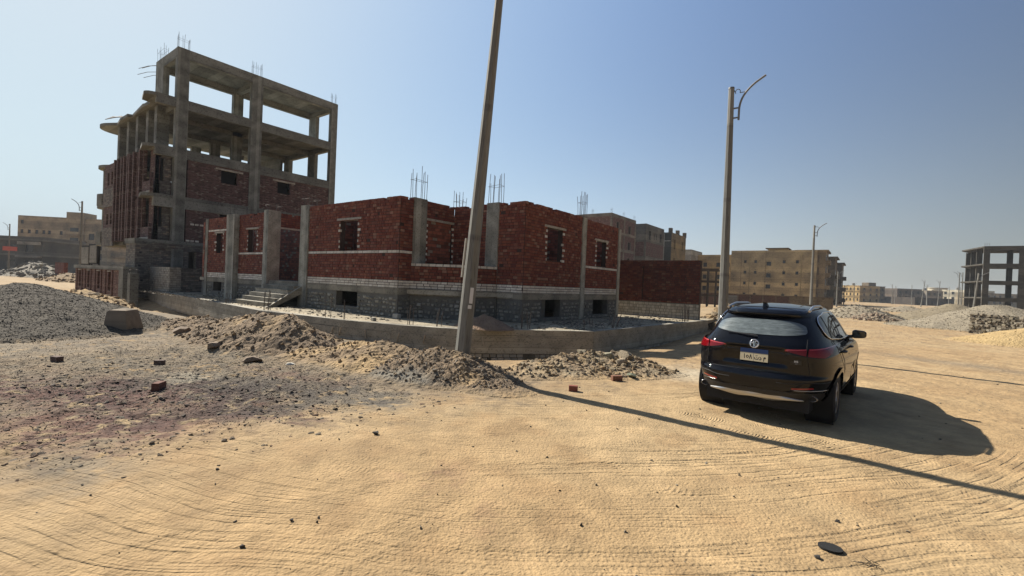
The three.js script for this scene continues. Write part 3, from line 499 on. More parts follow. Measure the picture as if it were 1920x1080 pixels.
// ---------- the unfinished brick house on the corner plot ----------
{
  const YB = 1.48, YT = 4.53, Y0 = 0.5, house = thing('brick_house', 'unfinished roofless red brick house with white block bands on the corner plot', 'brick house');
  const q = { brick: 300, limestone_block: 290 };
  const wall = (name, F, a0, a1, o) => {          // core, bricks, ring beam and stone base of one stretch of wall
    const holes = o.holes || [], base = o.base || [], yt = o.yt || YT;
    const core = holed(new Geo(), F, a0, a1, YB, yt - 0.09, -0.2, 0, holes), w = part(name, core, M.mortar, house);
    lay(w, F, { a0, a1, y0: YB, y1: yt, holes, jambs: holes.filter(h => !h[4]), ragged: true, whites: [[YB, YB + 0.255, 0.085], ...(o.sill ? [[o.sill, o.sill + 0.1, 0.1]] : []), ...(o.whites || [])], own: o.own }, q);
    if (!o.nobase) {
      const b = part('base_wall', holed(new Geo(), F, a0, a1, Y0 - 0.5, 1.26, -0.25, 0, base), M.greyMortar, house);
      rubble(b, F, a0 + 0.02, a1 - 0.02, Y0, 1.2, base);
      part('ring_beam', new Geo().fbox(F, a0 - 0.01, a1 + 0.012, 1.262, YB - 0.004, -0.24, 0.022), M.concrete, house);
    }
    for (const h of holes) if (!h[4]) part('lintel', new Geo().fbox(F, h[0] - 0.2, h[1] + 0.2, h[3] - 0.002, h[3] + 0.075, -0.19, 0.032, undefined, 0.004), M.lintel, house);
  };
  // column with a footprint in world metres
  const col = (x0, x1, z0, z1, y0 = Y0 - 0.3, y1 = YT + 0.02, bars = 0, h = 0.95) => { const c = part('column', new Geo().box(x0, x1, y0, y1, z0, z1), M.concreteV, house); if (bars) rebars(c, (x0 + x1) / 2, (z0 + z1) / 2, (x1 - x0) / 2 - 0.03, (z1 - z0) / 2 - 0.03, y1, h, bars); return c; };
  const fa = frameA(0, -10.1), fn = frameA(0, -12.6), fb = frameB(-9.1, 0), fc = frameB(-12.35, 0);
  // balcony wall bowed across the notch comes first: its bricks show largest
  const pts = [[-12.35, -10.62], [-10.75, -11.42], [-10.18, -12.55]];
  for (let k = 0; k < 2; k++) {
    const a = pts[k], b = pts[k + 1], L = Math.hypot(b[0] - a[0], b[1] - a[1]), F = frame(a[0], a[1], (b[0] - a[0]) / L, (b[1] - a[1]) / L);
    const w = part('balcony_wall', new Geo().fbox(F, 0, L, YB, 2.33, -0.2, 0), M.mortar, house);
    lay(w, F, { a0: 0, a1: L, y0: YB, y1: 2.335, len: 1.0, whites: [[YB, YB + 0.255, 0.085], [2.235, 2.335, 0.1]], own: true }, q);
    const bb = part('base_wall', new Geo().fbox(F, 0, L, Y0 - 0.5, 1.26, -0.22, 0), M.greyMortar, house); rubble(bb, F, 0.02, L - 0.02, Y0, 1.2, []);
    part('ring_beam', new Geo().fbox(F, -0.01, L + 0.01, 1.262, YB - 0.004, -0.2, 0.02), M.concrete, house);
  }
  part('floor_slab', (() => { const s = new THREE.Shape(); s.moveTo(-12.3, 10.5); s.lineTo(-10.75, 11.3); s.lineTo(-10.1, 12.5); s.lineTo(-9.15, 12.62); s.lineTo(-9.15, 20.05); s.lineTo(-29.3, 20.05); s.lineTo(-29.3, 10.3); s.lineTo(-21.5, 10.3); s.lineTo(-21.5, 11.2); s.lineTo(-18.2, 11.2); s.lineTo(-18.2, 10.3); s.lineTo(-12.5, 10.3); const g = new THREE.ExtrudeGeometry(s, { depth: 0.16, bevelEnabled: false }); g.rotateX(-Math.PI / 2); g.translate(0, YB - 0.18, 0); return g; })(), M.concrete, house);
  // right block: street face
  wall('brick_wall', fb, 12.606, 16.42, { holes: [[13.95, 14.98, 2.66, 3.82]], base: [[13.77, 15.0, 0.62, 1.26]], whites: [], own: true });
  wall('brick_wall', fb, 16.75, 19.75, { holes: [[17.72, 18.6, 2.68, 3.72]], base: [[17.6, 18.95, 0.64, 1.26]], sill: 2.535, yt: YT - 0.05, own: true });
  // left block front, return into the notch, back of the notch
  wall('brick_wall', fa, -17.9, -12.356, { holes: [[-15.75, -14.66, 2.74, 3.86]], base: [[-15.87, -14.55, 0.72, 1.26]], sill: 2.635, own: true });
  wall('brick_wall', fc, 10.106, 10.64, { sill: 2.635, own: true });
  wall('brick_wall', fn, -10.2, -9.106, { own: true });
  wall('brick_wall', fc, 11.22, 12.594, { holes: [[11.3, 12.5, 2.4, 3.86]], nobase: true });
  wall('brick_wall', fn, -12.34, -10.74, { nobase: true });
  part('infill_panel', new Geo().fbox(fc, 11.3, 12.5, 1.49, 3.86, -0.19, -0.06), M.redBrick, house);
  // left wing with the porch
  wall('brick_wall', fa, -24.15, -21.66, { holes: [[-23.22, -22.34, 2.75, 3.8]], sill: 2.635, base: [] });
  wall('brick_wall', fa, -27.75, -24.99, { holes: [[-26.76, -25.98, 2.72, 3.74]], whites: [[3.835, 3.935, 0.1]], base: [[-26.97, -25.98, 0.8, 1.26]] });
  const fp = frameB(-21.27, 0);
  wall('brick_wall', fp, 10.62, 14.0, { holes: [[10.62, 13.4, YB, 3.86, 1]], nobase: true });
  part('lintel', new Geo().fbox(fp, 10.6, 13.4, 3.83, 3.9, -0.19, 0.03), M.lintel, house);
  col(-18.5, -17.9, -10.55, -10.04, 0.2, YT + 0.06, 6, 0.4); col(-21.66, -21.25, -10.62, -10.06, 0.2, YT + 0.08, 6, 0.35);
  col(-24.99, -24.15, -10.75, -9.85, 0.2, YT + 0.03, 6, 0.5); col(-28.05, -27.75, -10.4, -10.05, 0.2, YT, 0);
  col(-12.6, -12.31, -11.22, -10.64, 0.2, YT + 0.03, 8, 1.0); col(-10.74, -10.2, -12.85, -12.55, 0.2, YT + 0.02, 8, 0.95);
  col(-9.35, -9.05, -16.75, -16.42, 0.2, YT - 0.02, 8, 0.95); col(-9.4, -9.05, -20.0, -19.75, 0.2, YT - 0.1, 0);
  col(-13.75, -13.35, -14.3, -13.9, 1.4, YT - 0.1, 8, 1.0); col(-14.6, -14.25, -12.9, -12.5, 1.4, YT - 0.1, 0);
  // inner and rear walls, seen through the openings
  const inner = (F, a0, a1, holes = []) => part('partition_wall', holed(new Geo(), F, a0, a1, YB, YT - 0.06, -0.1, 0.1, holes), M.redBrick, house);
  inner(frameA(0, -12.2), -17.95, -12.7); inner(frameA(0, -12.6), -28.0, -21.5); inner(frameB(-11.0, 0), 13.0, 20); inner(frameA(0, -20.0), -29.3, -9.2); inner(frameB(-29.2, 0), 10.4, 20); inner(frameB(-18.0, 0), 10.6, 20); inner(frameA(0, -16.58), -11, -9.4);
  inner(frameA(0, -14.0), -21.2, -18.1); part('base_wall', new Geo().box(-29.2, -9.3, 0, 1.26, -20.1, -19.8).box(-29.3, -29.0, 0, 1.26, -20, -10.4).box(-29.2, -9.3, 0, 1.26, -14.3, -14.1), M.greyMortar, house);
  // porch steps climbing to the door
  for (let k = 0; k < 6; k++) { const y = Y0 + (k + 1) * 0.165, z = -8.75 - k * 0.26; part('step', new Geo().fbox(frameA(0, z), -21.1 + k * 0.03, -18.35, y - 0.16, y, -0.34, 0, undefined, 0.015), M.concrete, house); }
  part('stair_flank', (() => { const s = new THREE.Shape(); s.moveTo(8.6, Y0); s.lineTo(8.75, Y0 + 0.03); s.lineTo(10.2, 1.42); s.lineTo(10.3, 1.42); s.lineTo(10.3, 1.15); s.lineTo(9.0, Y0); const g = new THREE.ExtrudeGeometry(s, { depth: 0.14, bevelEnabled: false }); g.rotateY(Math.PI / 2); g.translate(-18.36, 0, 0); return g; })(), M.concrete, house);
  part('porch_floor', new Geo().box(-21.25, -18.2, 1.32, 1.476, -14, -10.32), M.concrete, house);
}
// ---------- the foundation slab with its retaining beam ----------
const PLOT = [[-36.3, -9.75], [-25.3, -8.7], [-16.7, -7.75], [-12.5, -8.1], [-10.6, -8.5], [-8.8, -9.3], [-7.45, -10.95], [-6.3, -12.25], [-6.05, -17.1], [-5.8, -22.4]];
{
  const plat = thing('foundation_platform', 'raised concrete foundation slab with board-marked edge beam round the brick house', 'foundation'), q = { limestone_block: 260, brick: 0 };
  const s = new THREE.Shape(); PLOT.forEach(([x, z], k) => k ? s.lineTo(x, -z) : s.moveTo(x, -z)); s.lineTo(-5.8, 24); s.lineTo(-36, 24);
  const top = new THREE.ExtrudeGeometry(s, { depth: 0.15, bevelEnabled: false }); top.rotateX(-Math.PI / 2); top.translate(0, 0.345, 0); part('slab', top, M.slab, plat);
  for (let k = 0; k + 1 < PLOT.length; k++) {
    const [ax, az] = PLOT[k], [bx, bz] = PLOT[k + 1], L = Math.hypot(bx - ax, bz - az), F = frame(ax, az, (bx - ax) / L, (bz - az) / L);
    const low = k < 4 ? -0.35 : -0.16;
    const g = new Geo(), n = Math.max(2, Math.round(L / 0.5)), yb = low; // boards of the formwork leave ledges of their own
    for (let b = 0; b < 4; b++) { const h = (0.505 - yb) / 4, off = rr(0, 0.012); g.fbox(F, -0.004, L + 0.004, yb + b * h, yb + (b + 1) * h - 0.004, -0.25, 0.03 + off, undefined, 0.004); }
    part('edge_beam', g, M.concrete, plat);
    if (k >= 3) { const w = part('footing_wall', new Geo().fbox(F, 0, L, -1.3, low, -0.25, -0.02), std({ color: lin(0.05, 0.047, 0.04), roughness: 1 }), plat); lay(w, F, { a0: 0.02, a1: L - 0.02, y0: -0.95, y1: low - 0.015, course: 0.135, grey: true, own: k >= 4 && k < 8 }, q); }
    else part('footing_wall', new Geo().fbox(F, 0, L, -1.3, low, -0.25, -0.02), M.greyMortar, plat);
  }
  { const a = PLOT[5], b = PLOT[6], L = Math.hypot(b[0] - a[0], b[1] - a[1]), F = frame(a[0], a[1], (b[0] - a[0]) / L, (b[1] - a[1]) / L); part('formwork_panel', new Geo().fbox(F, L * 0.86, L * 1.02, -1.1, -0.17, 0.0, 0.045).fbox(F, L * 0.93, L * 0.945, -1.1, -0.17, 0.04, 0.06), std({ color: lin(0.2, 0.185, 0.15), map: withRep(T.concrete, 1, 1), roughness: 1 }), plat); }
  const along = (k, t) => { const a = PLOT[k], b = PLOT[k + 1]; return [lerp(a[0], b[0], t), lerp(a[1], b[1], t)]; };
  for (const [k, t, n, h] of [[1, 0.55, 4, 0.45], [2, 0.05, 5, 0.75], [2, 0.85, 2, 0.65], [3, 0.1, 2, 0.6], [4, 0.25, 4, 0.55], [4, 0.7, 3, 0.5], [5, 0.9, 4, 0.5], [6, 0.95, 3, 0.35], [7, 0.3, 5, 0.5], [8, 0.5, 5, 0.75], [8, 0.55, 4, 0.6]]) {
    const [x, z] = along(k, t); for (let j = 0; j < n; j++) { const px = x - 0.15 + rr(-0.12, 0.12), pz = z - 0.2 + rr(-0.12, 0.12), lean = k === 7 ? rr(-0.35, 0.35) : rr(-0.05, 0.05); part('rebar', new Geo().tube([[px, 0.4, pz], [px + lean * 0.5, 0.5 + h * 0.5, pz], [px + lean, 0.5 + h * rr(0.8, 1.1), pz + rr(-0.05, 0.05)]], 0.010, 5), M.rebar, plat); }
  }
  // short timber pegs left in the beam
  for (const [k, t, tilt] of [[3, 0.02, 0.7], [3, 0.55, 0.05], [4, 0.1, 0.6], [4, 0.5, 0.5], [2, 0.92, 0.8], [5, 0.8, -0.7], [5, 0.35, -0.2]]) { const [x, z] = along(k, t); part('timber_peg', new Geo().tube([[x + 0.02, 0.05, z + 0.05], [x + 0.02 + tilt * 0.25, 0.3, z + 0.09]], 0.018, 5), std({ color: lin(0.34, 0.29, 0.23), roughness: 1 }), plat); }
  // crumbs and twigs on the slab
  scatter('slab_debris', scene, ROCKS[3], 2200, () => { for (let t = 0; t < 20; t++) { const x = rr(-34, -6.2), z = rr(-22, -7.9); const front = x < -12.5 ? z < -8.3 && z > -10 : x < -9 ? z > -12.5 && z < -8.6 - (x + 12.5) * 0.5 : z > -21.8 && z < -9.8 - (x + 9) * 1.0 && x > -9; if (!front) continue; const s = 0.012 + 0.06 * Math.pow(rnd(), 4), v = rr(0.5, 1.1); return { x, z, y: 0.497 + s * 0.15, s, c: [0.30 * v, 0.26 * v, 0.2 * v], tilt: 0.4 }; } return null; }, 'stone crumbs and soil scattered over the foundation slab', 'debris');
  const br = thing('dry_branches'); for (let k = 0; k < 16; k++) { const x = rr(-8.2, -6.6), z = rr(-14.5, -12.6), a = rr(0, 6.3); part('branch', new Geo().tube([[x, 0.5, z], [x + 0.2 * Math.cos(a), 0.52 + rr(0, 0.2), z + 0.2 * Math.sin(a)], [x + 0.45 * Math.cos(a + 0.3), 0.51, z + 0.45 * Math.sin(a + 0.3)]], 0.008, 4), M.rebar, br); }
  tag(br, 'dark dry branches and bent bars on the slab in front of the right wall', 'branches');
  const blk = (x, z, s, l, col) => { const o = part('loose_block', new RoundedBoxGeometry(s, s * 0.6, s * 0.6, 2, 0.012), std({ color: lin(...col), map: withRep(T.grain, 1, 1), roughness: 0.95 }), scene); o.position.set(x, 0.497 + s * 0.3, z); o.rotation.y = rr(-0.3, 0.3); tag(o, l, 'block'); };
  blk(-11.75, -8.75, 0.17, 'small hollow block at the slab edge left of the leaning pole', [0.3, 0.28, 0.24]); blk(-12.1, -9.9, 0.26, 'loose grey block on the slab at the foot of the house corner', [0.42, 0.4, 0.36]);
}
// brick end wall on the far side of the slab
{
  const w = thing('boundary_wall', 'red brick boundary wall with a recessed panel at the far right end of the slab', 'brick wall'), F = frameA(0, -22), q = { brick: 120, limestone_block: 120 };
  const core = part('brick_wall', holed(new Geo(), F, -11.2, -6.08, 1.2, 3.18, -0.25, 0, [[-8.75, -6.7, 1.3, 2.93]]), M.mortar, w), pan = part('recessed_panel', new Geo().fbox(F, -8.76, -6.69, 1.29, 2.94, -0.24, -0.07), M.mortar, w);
  lay(core, F, { a0: -11.2, a1: -6.08, y0: 1.2, y1: 3.18, holes: [[-8.75, -6.7, 1.3, 2.93]], shadeTint: 0.62 }, q);  // brick colour darkened to carry the shade on this wall
  lay(pan, frameA(0, -22.07), { a0: -8.75, a1: -6.7, y0: 1.3, y1: 2.93, shadeTint: 0.55 }, q);  // panel bricks have the same shade put into their colour
  const b = part('base_wall', new Geo().fbox(F, -11.2, -6.08, -0.2, 1.2, -0.25, 0), M.greyMortar, w); lay(b, F, { a0: -11.2, a1: -6.08, y0: 0.5, y1: 1.2, course: 0.135, grey: true, own: true }, q);
}
// grey block walls at the left end of the slab
{
  const w = thing('block_wall', 'pale limestone block pier with a low dark wall behind it at the left end of the slab', 'block wall'), F = frameA(0, -9.75);
  const p = part('pier', new Geo().fbox(F, -35.9, -32.05, 0.2, 1.93, -0.55, 0), M.greyMortar, w); lay(p, F, { a0: -35.9, a1: -32.05, y0: 0.5, y1: 1.93, course: 0.13, grey: true }, null);
  lay(p, frameB(-32.05, 0), { a0: 9.75, a1: 10.3, y0: 0.5, y1: 1.93, course: 0.13, grey: true }, null);
  part('low_wall', new Geo().box(-32.3, -32.08, 0.2, 1.9, -18.5, -10.3), M.greyBrick, w);
}
// ---------- the black car ----------
{
  const car = thing('parked_car', 'glossy black five-door SUV with silver roof rails parked on the sandy road, seen from behind', 'car', [-1.20, 0, -8.17], -0.058);
  const paint = new THREE.MeshPhysicalMaterial({ color: lin(0.004, 0.0042, 0.006), roughness: 0.4, metalness: 0, specularIntensity: 0, clearcoat: 0.7, clearcoatRoughness: 0.03 });
  const glass = new THREE.MeshPhysicalMaterial({ color: lin(0.004, 0.005, 0.005), roughness: 0.03, metalness: 0 });
  const dusty = new THREE.MeshPhysicalMaterial({ color: lin(0.24, 0.28, 0.28), roughness: 0.25, map: tex(256, 256, (u, v) => { const s = hash(Math.floor(v * 60), 3 + Math.floor(tnoise(u, v, 6, 2) * 3)) * 0.25 + tfbm(u, v, 24, 4, 8) * 0.5, k = clamp(0.72 + (s - 0.4) * 0.7, 0.3, 1); return [k, k, k]; }, true), roughnessMap: tex(256, 256, (u, v) => 0.75 + 0.4 * (tfbm(u, v, 24, 4, 4) - 0.4), false), clearcoat: 0.6, clearcoatRoughness: 0.12 });
  const plastic = std({ color: lin(0.012, 0.012, 0.013), roughness: 0.55 }), rubber = std({ color: lin(0.022, 0.021, 0.02), roughness: 0.85, bumpMap: withRep(T.grainBump, 4, 4), bumpScale: 0.004 });
  const chrome = std({ color: lin(0.75, 0.75, 0.76), roughness: 0.18, metalness: 1 }), silver = std({ color: lin(0.45, 0.45, 0.46), roughness: 0.33, metalness: 0.9 }), alloy = std({ color: lin(0.42, 0.42, 0.44), roughness: 0.35, metalness: 0.85 });
  const red = new THREE.MeshPhysicalMaterial({ color: lin(0.14, 0.002, 0.005), roughness: 0.3, specularIntensity: 0, clearcoat: 0.9, clearcoatRoughness: 0.03 }), dark = std({ color: lin(0.004, 0.004, 0.005), roughness: 0.8 }), redTrim = new THREE.MeshPhysicalMaterial({ color: lin(0.5, 0.05, 0.05), roughness: 0.15, clearcoat: 1 });
  const curve = (pts) => (y) => { if (y <= pts[0][0]) return pts[0][1]; for (let k = 0; k + 1 < pts.length; k++) if (y <= pts[k + 1][0]) { const p0 = pts[Math.max(0, k - 1)], a = pts[k], b = pts[k + 1], p3 = pts[Math.min(pts.length - 1, k + 2)], t = (y - a[0]) / (b[0] - a[0]), d = b[0] - a[0]; const m = (p, q) => (q[1] - p[1]) / Math.max(1e-6, q[0] - p[0]); let m1 = (m(p0, a) + m(a, b)) / 2 * d, m2 = (m(a, b) + m(b, p3)) / 2 * d; if (p0 === a) m1 = m(a, b) * d; if (p3 === b) m2 = m(a, b) * d; const s = m(a, b) * d; if (Math.abs(m1) > 3 * Math.abs(s)) m1 = 3 * s; if (Math.abs(m2) > 3 * Math.abs(s)) m2 = 3 * s; const t2 = t * t, t3 = t2 * t; return (2 * t3 - 3 * t2 + 1) * a[1] + (t3 - 2 * t2 + t) * m1 + (-2 * t3 + 3 * t2) * b[1] + (t3 - t2) * m2; } return pts[pts.length - 1][1]; };
  const ZR = curve([[0.33, 0.84], [0.38, 0.895], [0.45, 0.925], [0.56, 0.93], [0.655, 0.925], [0.70, 0.872], [0.80, 0.868], [0.92, 0.885], [1.03, 0.88], [1.10, 0.855], [1.16, 0.80], [1.28, 0.70], [1.41, 0.585], [1.47, 0.53], [1.505, 0.545], [1.535, 0.53], [1.56, 0.45], [1.585, 0.28], [1.61, -0.05], [1.632, -0.45]]);
  const WW = curve([[0.33, 0.855], [0.38, 0.89], [0.48, 0.92], [0.62, 0.932], [0.78, 0.938], [0.90, 0.93], [0.99, 0.915], [1.05, 0.885], [1.10, 0.835], [1.16, 0.80], [1.28, 0.752], [1.40, 0.698], [1.49, 0.648], [1.54, 0.60], [1.575, 0.54], [1.605, 0.44], [1.632, 0.26]]);
  const ZF = curve([[0.22, -3.42], [0.36, -3.58], [0.6, -3.64], [0.78, -3.60], [0.90, -3.48], [0.98, -3.15], [1.03, -2.80], [1.065, -2.52], [1.12, -2.38], [1.30, -2.0], [1.46, -1.6], [1.54, -1.33], [1.575, -1.15], [1.605, -0.95], [1.632, -0.75]]);
  // corner sharpness of the plan outline
  const NR = (y) => lerp(4.2, 5.5, smooth(0.4, 0.8, y)) - 1.2 * smooth(1.05, 1.5, y), YB0 = 0.335, YT0 = 1.632;
  const zc = -1.3;
  const xSide = (z, y) => { const w = WW(y), n = NR(y), L = z > zc ? ZR(y) - zc : zc - ZF(y), q = Math.min(1, Math.abs(z - zc) / L); let x = w * Math.pow(1 - Math.pow(q, n), 1 / n); const sh = smooth(0.78, 0.9, y) * (1 - smooth(0.98, 1.06, y)), cr = Math.exp(-Math.pow((y - 0.72) / 0.05, 2)); x += 0.018 * Math.exp(-Math.pow((z - 0.05) / 0.45, 2)) * smooth(0.5, 0.9, y) * (1 - smooth(1.0, 1.12, y)); if (y < 0.75 && y > 0.4) x -= 0.022 * Math.exp(-Math.pow((y - 0.58) / 0.11, 2)) * smooth(-0.3, -0.6, z) * smooth(-2.4, -2.1, z); return x; };
  const zRear = (x, y) => { const w = WW(y), n = NR(y), q = Math.min(1, Math.abs(x) / w); let z = zc + (ZR(y) - zc) * Math.pow(1 - Math.pow(q, n), 1 / n) - 0.085 * Math.pow(q, 2); if (y > 0.78 && y < 1.08 && Math.abs(x) < 0.42) z -= 0.028 * smooth(0.42, 0.36, Math.abs(x)) * smooth(0.78, 0.83, y) * smooth(1.06, 1.0, y); return z; };
  // rear bulge has to meet the side: the outline at one height, resampled evenly
  const outline = (y, n) => { const raw = [], w = WW(y), e = 2 / NR(y); for (let k = 0; k <= 160; k++) { const f = (90 - 180 * k / 160) * Math.PI / 180, c = Math.cos(f), s = Math.sin(f), x = w * Math.pow(Math.max(0, c), e); if (s >= 0) raw.push([x, zRear(x, y)]); else { const z = zc - (zc - ZF(y)) * Math.pow(-s, e); raw.push([xSide(z, y), z + 0.10 * Math.pow(x / w, 2) * smooth(-2.6, -3.4, z)]); } } 
    const add = raw.map(([x, z]) => [z > -2.9 && z < zRear(x, y) ? x : x, z]); const len = [0]; for (let k = 1; k < add.length; k++) len.push(len[k - 1] + Math.hypot(add[k][0] - add[k - 1][0], add[k][1] - add[k - 1][1])); const out = []; let j = 0; for (let k = 0; k <= n; k++) { const t = len[len.length - 1] * k / n; while (j < add.length - 2 && len[j + 1] < t) j++; const f = (t - len[j]) / Math.max(1e-6, len[j + 1] - len[j]); out.push([lerp(add[j][0], add[j + 1][0], f), lerp(add[j][1], add[j + 1][1], f)]); } return out; };
  const ARCH = [[0, 0.345], [-2.72, 0.345]], AR = 0.405;
  {
    const ys = []; for (let k = 0; k <= 78; k++) ys.push(lerp(YB0, YT0, k / 78)); const n = 220, pos = [], uv = [], idx = [];
    for (const y of ys) { const o = outline(y, n); for (const [x, z] of o) { pos.push(x, y, z); uv.push(z, y); } }
    const R = n + 1, half = ys.length * R; for (let k = 0; k < half; k++) { pos.push(-pos[k * 3], pos[k * 3 + 1], pos[k * 3 + 2]); uv.push(uv[k * 2], uv[k * 2 + 1]); }
    const inArch = (k) => { const x = pos[k * 3], y = pos[k * 3 + 1], z = pos[k * 3 + 2]; return Math.abs(x) > 0.6 && ARCH.some(a => Math.hypot(z - a[0], y - a[1]) < AR); };
    for (let j = 0; j + 1 < ys.length; j++) for (let k = 0; k < n; k++) { const a = j * R + k, b = a + 1, c = a + R, d = c + 1; if ([a, b, c, d].some(inArch)) continue; idx.push(a, b, c, b, d, c); const h = half; idx.push(a + h, c + h, b + h, b + h, c + h, d + h); }
    const topRow = (ys.length - 1) * R, ctr = pos.length / 3; pos.push(0, YT0 + 0.004, -0.6); uv.push(0, 0);
    for (let k = 0; k < n; k++) { idx.push(topRow + k, topRow + k + 1, ctr, topRow + k + 1 + half, topRow + k + half, ctr); }
    const g = new THREE.BufferGeometry(); g.setAttribute('position', new THREE.Float32BufferAttribute(pos, 3)); g.setAttribute('uv', new THREE.Float32BufferAttribute(uv, 2)); g.setIndex(idx); g.computeVertexNormals();
    part('body', g, paint, car);
  }
  part('underbody', new Geo().box(-0.66, 0.66, 0.2, 0.5, -3.3, 0.72).box(-0.82, 0.82, 0.26, 0.5, -2.25, -0.48), dark, car);
  // patches lying on the body: grid over (s,t) with thickness
  function patch(name, f, nu, nv, off, mat, parent = car, thick = 0.012) {
    const P = [], g = new Geo(), N = [];
    for (let j = 0; j <= nv; j++) for (let i = 0; i <= nu; i++) P.push(V(...f(i / nu, j / nv)));
    const at = (i, j) => P[clamp(j, 0, nv) * (nu + 1) + clamp(i, 0, nu)];
    for (let j = 0; j <= nv; j++) for (let i = 0; i <= nu; i++) { const n = at(i + 1, j).clone().sub(at(i - 1, j)).cross(at(i, j + 1).clone().sub(at(i, j - 1))).normalize(); N.push(n); }
    let flip = 0; for (let k = 0; k < P.length; k++) flip += N[k].dot(V(P[k].x, 0.2, P[k].z + 1.3)); if (flip < 0) N.forEach(n => n.negate());
    const pos = [], nor = [], uv = [], idx = [], W = nu + 1;
    for (let k = 0; k < P.length; k++) { const q = P[k].clone().addScaledVector(N[k], off); pos.push(q.x, q.y, q.z); nor.push(N[k].x, N[k].y, N[k].z); uv.push((k % W) / nu, Math.floor(k / W) / nv); }
    for (let j = 0; j < nv; j++) for (let i = 0; i < nu; i++) { const a = j * W + i; flip < 0 ? idx.push(a, a + W, a + 1, a + 1, a + W, a + W + 1) : idx.push(a, a + 1, a + W, a + 1, a + W + 1, a + W); }
    const rim = []; for (let i = 0; i <= nu; i++) rim.push(i); for (let j = 1; j <= nv; j++) rim.push(j * W + nu); for (let i = nu - 1; i >= 0; i--) rim.push(nv * W + i); for (let j = nv - 1; j >= 1; j--) rim.push(j * W);
    for (let k = 0; k < rim.length; k++) { const a = rim[k], b = rim[(k + 1) % rim.length], A = P[a].clone().addScaledVector(N[a], off), B = P[b].clone().addScaledVector(N[b], off), C = P[b].clone().addScaledVector(N[b], off - thick), D = P[a].clone().addScaledVector(N[a], off - thick), m = B.clone().sub(A).cross(N[a]).normalize(), s = pos.length / 3; for (const q of [A, B, C, D]) { pos.push(q.x, q.y, q.z); nor.push(m.x, m.y, m.z); uv.push(0, 0); } idx.push(s, s + 1, s + 2, s, s + 2, s + 3); }
    const b = new THREE.BufferGeometry(); b.setAttribute('position', new THREE.Float32BufferAttribute(pos, 3)); b.setAttribute('normal', new THREE.Float32BufferAttribute(nor, 3)); b.setAttribute('uv', new THREE.Float32BufferAttribute(uv, 2)); b.setIndex(idx);
    return part(name, b, mat, parent);
  }
  const rear = (x, y) => [x, y, zRear(x, y)], sidep = (z, y, s) => [s * xSide(z, y), y, z];
  // tailgate glass, the black spoiler band over it, and the wiper
  patch('rear_window', (u, v) => { const s = u * 2 - 1, lo = 1.20 + 0.035 * Math.pow(Math.abs(s), 3.5) , hi = 1.405 - 0.05 * Math.pow(Math.abs(s), 5), y = lerp(lo, hi, v), x = s * lerp(0.59, 0.545, v) * (1 - 0.05 * Math.pow(Math.abs(v - 0.5) * 2, 4)); return rear(x, y); }, 40, 10, 0.006, dusty);
  patch('spoiler', (u, v) => { const s = u * 2 - 1, y = lerp(1.465, 1.545, v); return rear(s * 0.58, y).map((q, k) => k === 2 ? q + 0.045 * Math.sin(Math.PI * Math.min(1, v + 0.25)) * (1 - Math.pow(Math.abs(s), 6)) : q); }, 40, 8, 0.004, paint, car, 0.02);
  const wp = new Geo(); wp.tube([rear(0.02, 1.175), rear(-0.12, 1.185), rear(-0.38, 1.2)].map(p => [p[0], p[1] + 0.008, p[2] + 0.025]), 0.011, 6, undefined, 0.006); part('wiper', wp, plastic, car);
  part('roof_seam', new Geo().tube(Array.from({ length: 25 }, (_, k) => { const x = -0.5 + k / 24, y = 1.578; return [x * 1.02, y + 0.003 - 0.02 * x * x, 0.33 - 0.16 * x * x]; }), 0.004, 4), dark, car);
  // shark-fin aerial
  { const s = new THREE.Shape(); s.moveTo(0.1, 0); s.quadraticCurveTo(0.06, 0.065, 0.085, 0.072); s.quadraticCurveTo(0.0, 0.055, -0.09, 0); const g = new THREE.ExtrudeGeometry(s, { depth: 0.03, bevelEnabled: true, bevelThickness: 0.012, bevelSize: 0.006, bevelSegments: 3 }); g.rotateY(-Math.PI / 2); g.translate(0.015, 1.572, 0.28); part('aerial_fin', g, paint, car); }
  // roof rails
  for (const s of [-1, 1]) { const p = []; for (let k = 0; k <= 16; k++) { const t = k / 16, z = lerp(0.22, -1.25, t), y = 1.548 + 0.062 * Math.min(1, Math.sin(Math.PI * t) * 1.35) * smooth(0, 0.12, t + 0.02); p.push([s * (0.545 - 0.02 * t), y, z]); } part('roof_rail', new Geo().tube(p, 0.019, 8), silver, car); }
  // side windows with bright surround, door seams, handles, mirrors, cladding
  for (const s of [-1, 1]) {
    const lo = (z) => 1.125 + 0.05 * smooth(-1.2, 0.15, z) + 0.10 * (1 - Math.sqrt(1 - Math.pow(clamp((z + 0.12) / 0.3, 0, 1), 2))), hi = (z) => { const f = 1.515 - 0.04 * smooth(-0.5, 0.0, z) - 0.13 * (1 - Math.sqrt(1 - Math.pow(clamp((z + 0.1) / 0.28, 0, 1), 2))); const front = 1.125 + (z + 2.16) * 0.62; return Math.min(f, Math.max(front, lo(z) + 0.004)); };
    const win = (z0, z1, name) => patch(name, (u, v) => { const z = lerp(z0, z1, u); return sidep(z, lerp(lo(z), hi(z), v), s); }, 22, 10, 0.005, glass);
    win(-2.12, -0.98, 'front_window'); win(-0.92, -0.12, 'rear_door_window'); win(-0.09, 0.178, 'quarter_window');
    patch('window_pillar', (u, v) => { const z = lerp(-0.985, -0.915, u); return sidep(z, lerp(lo(z), hi(z), v), s); }, 2, 10, 0.008, plastic); patch('window_pillar', (u, v) => { const z = lerp(-0.125, -0.085, u); return sidep(z, lerp(lo(z), hi(z), v), s); }, 2, 10, 0.008, plastic);
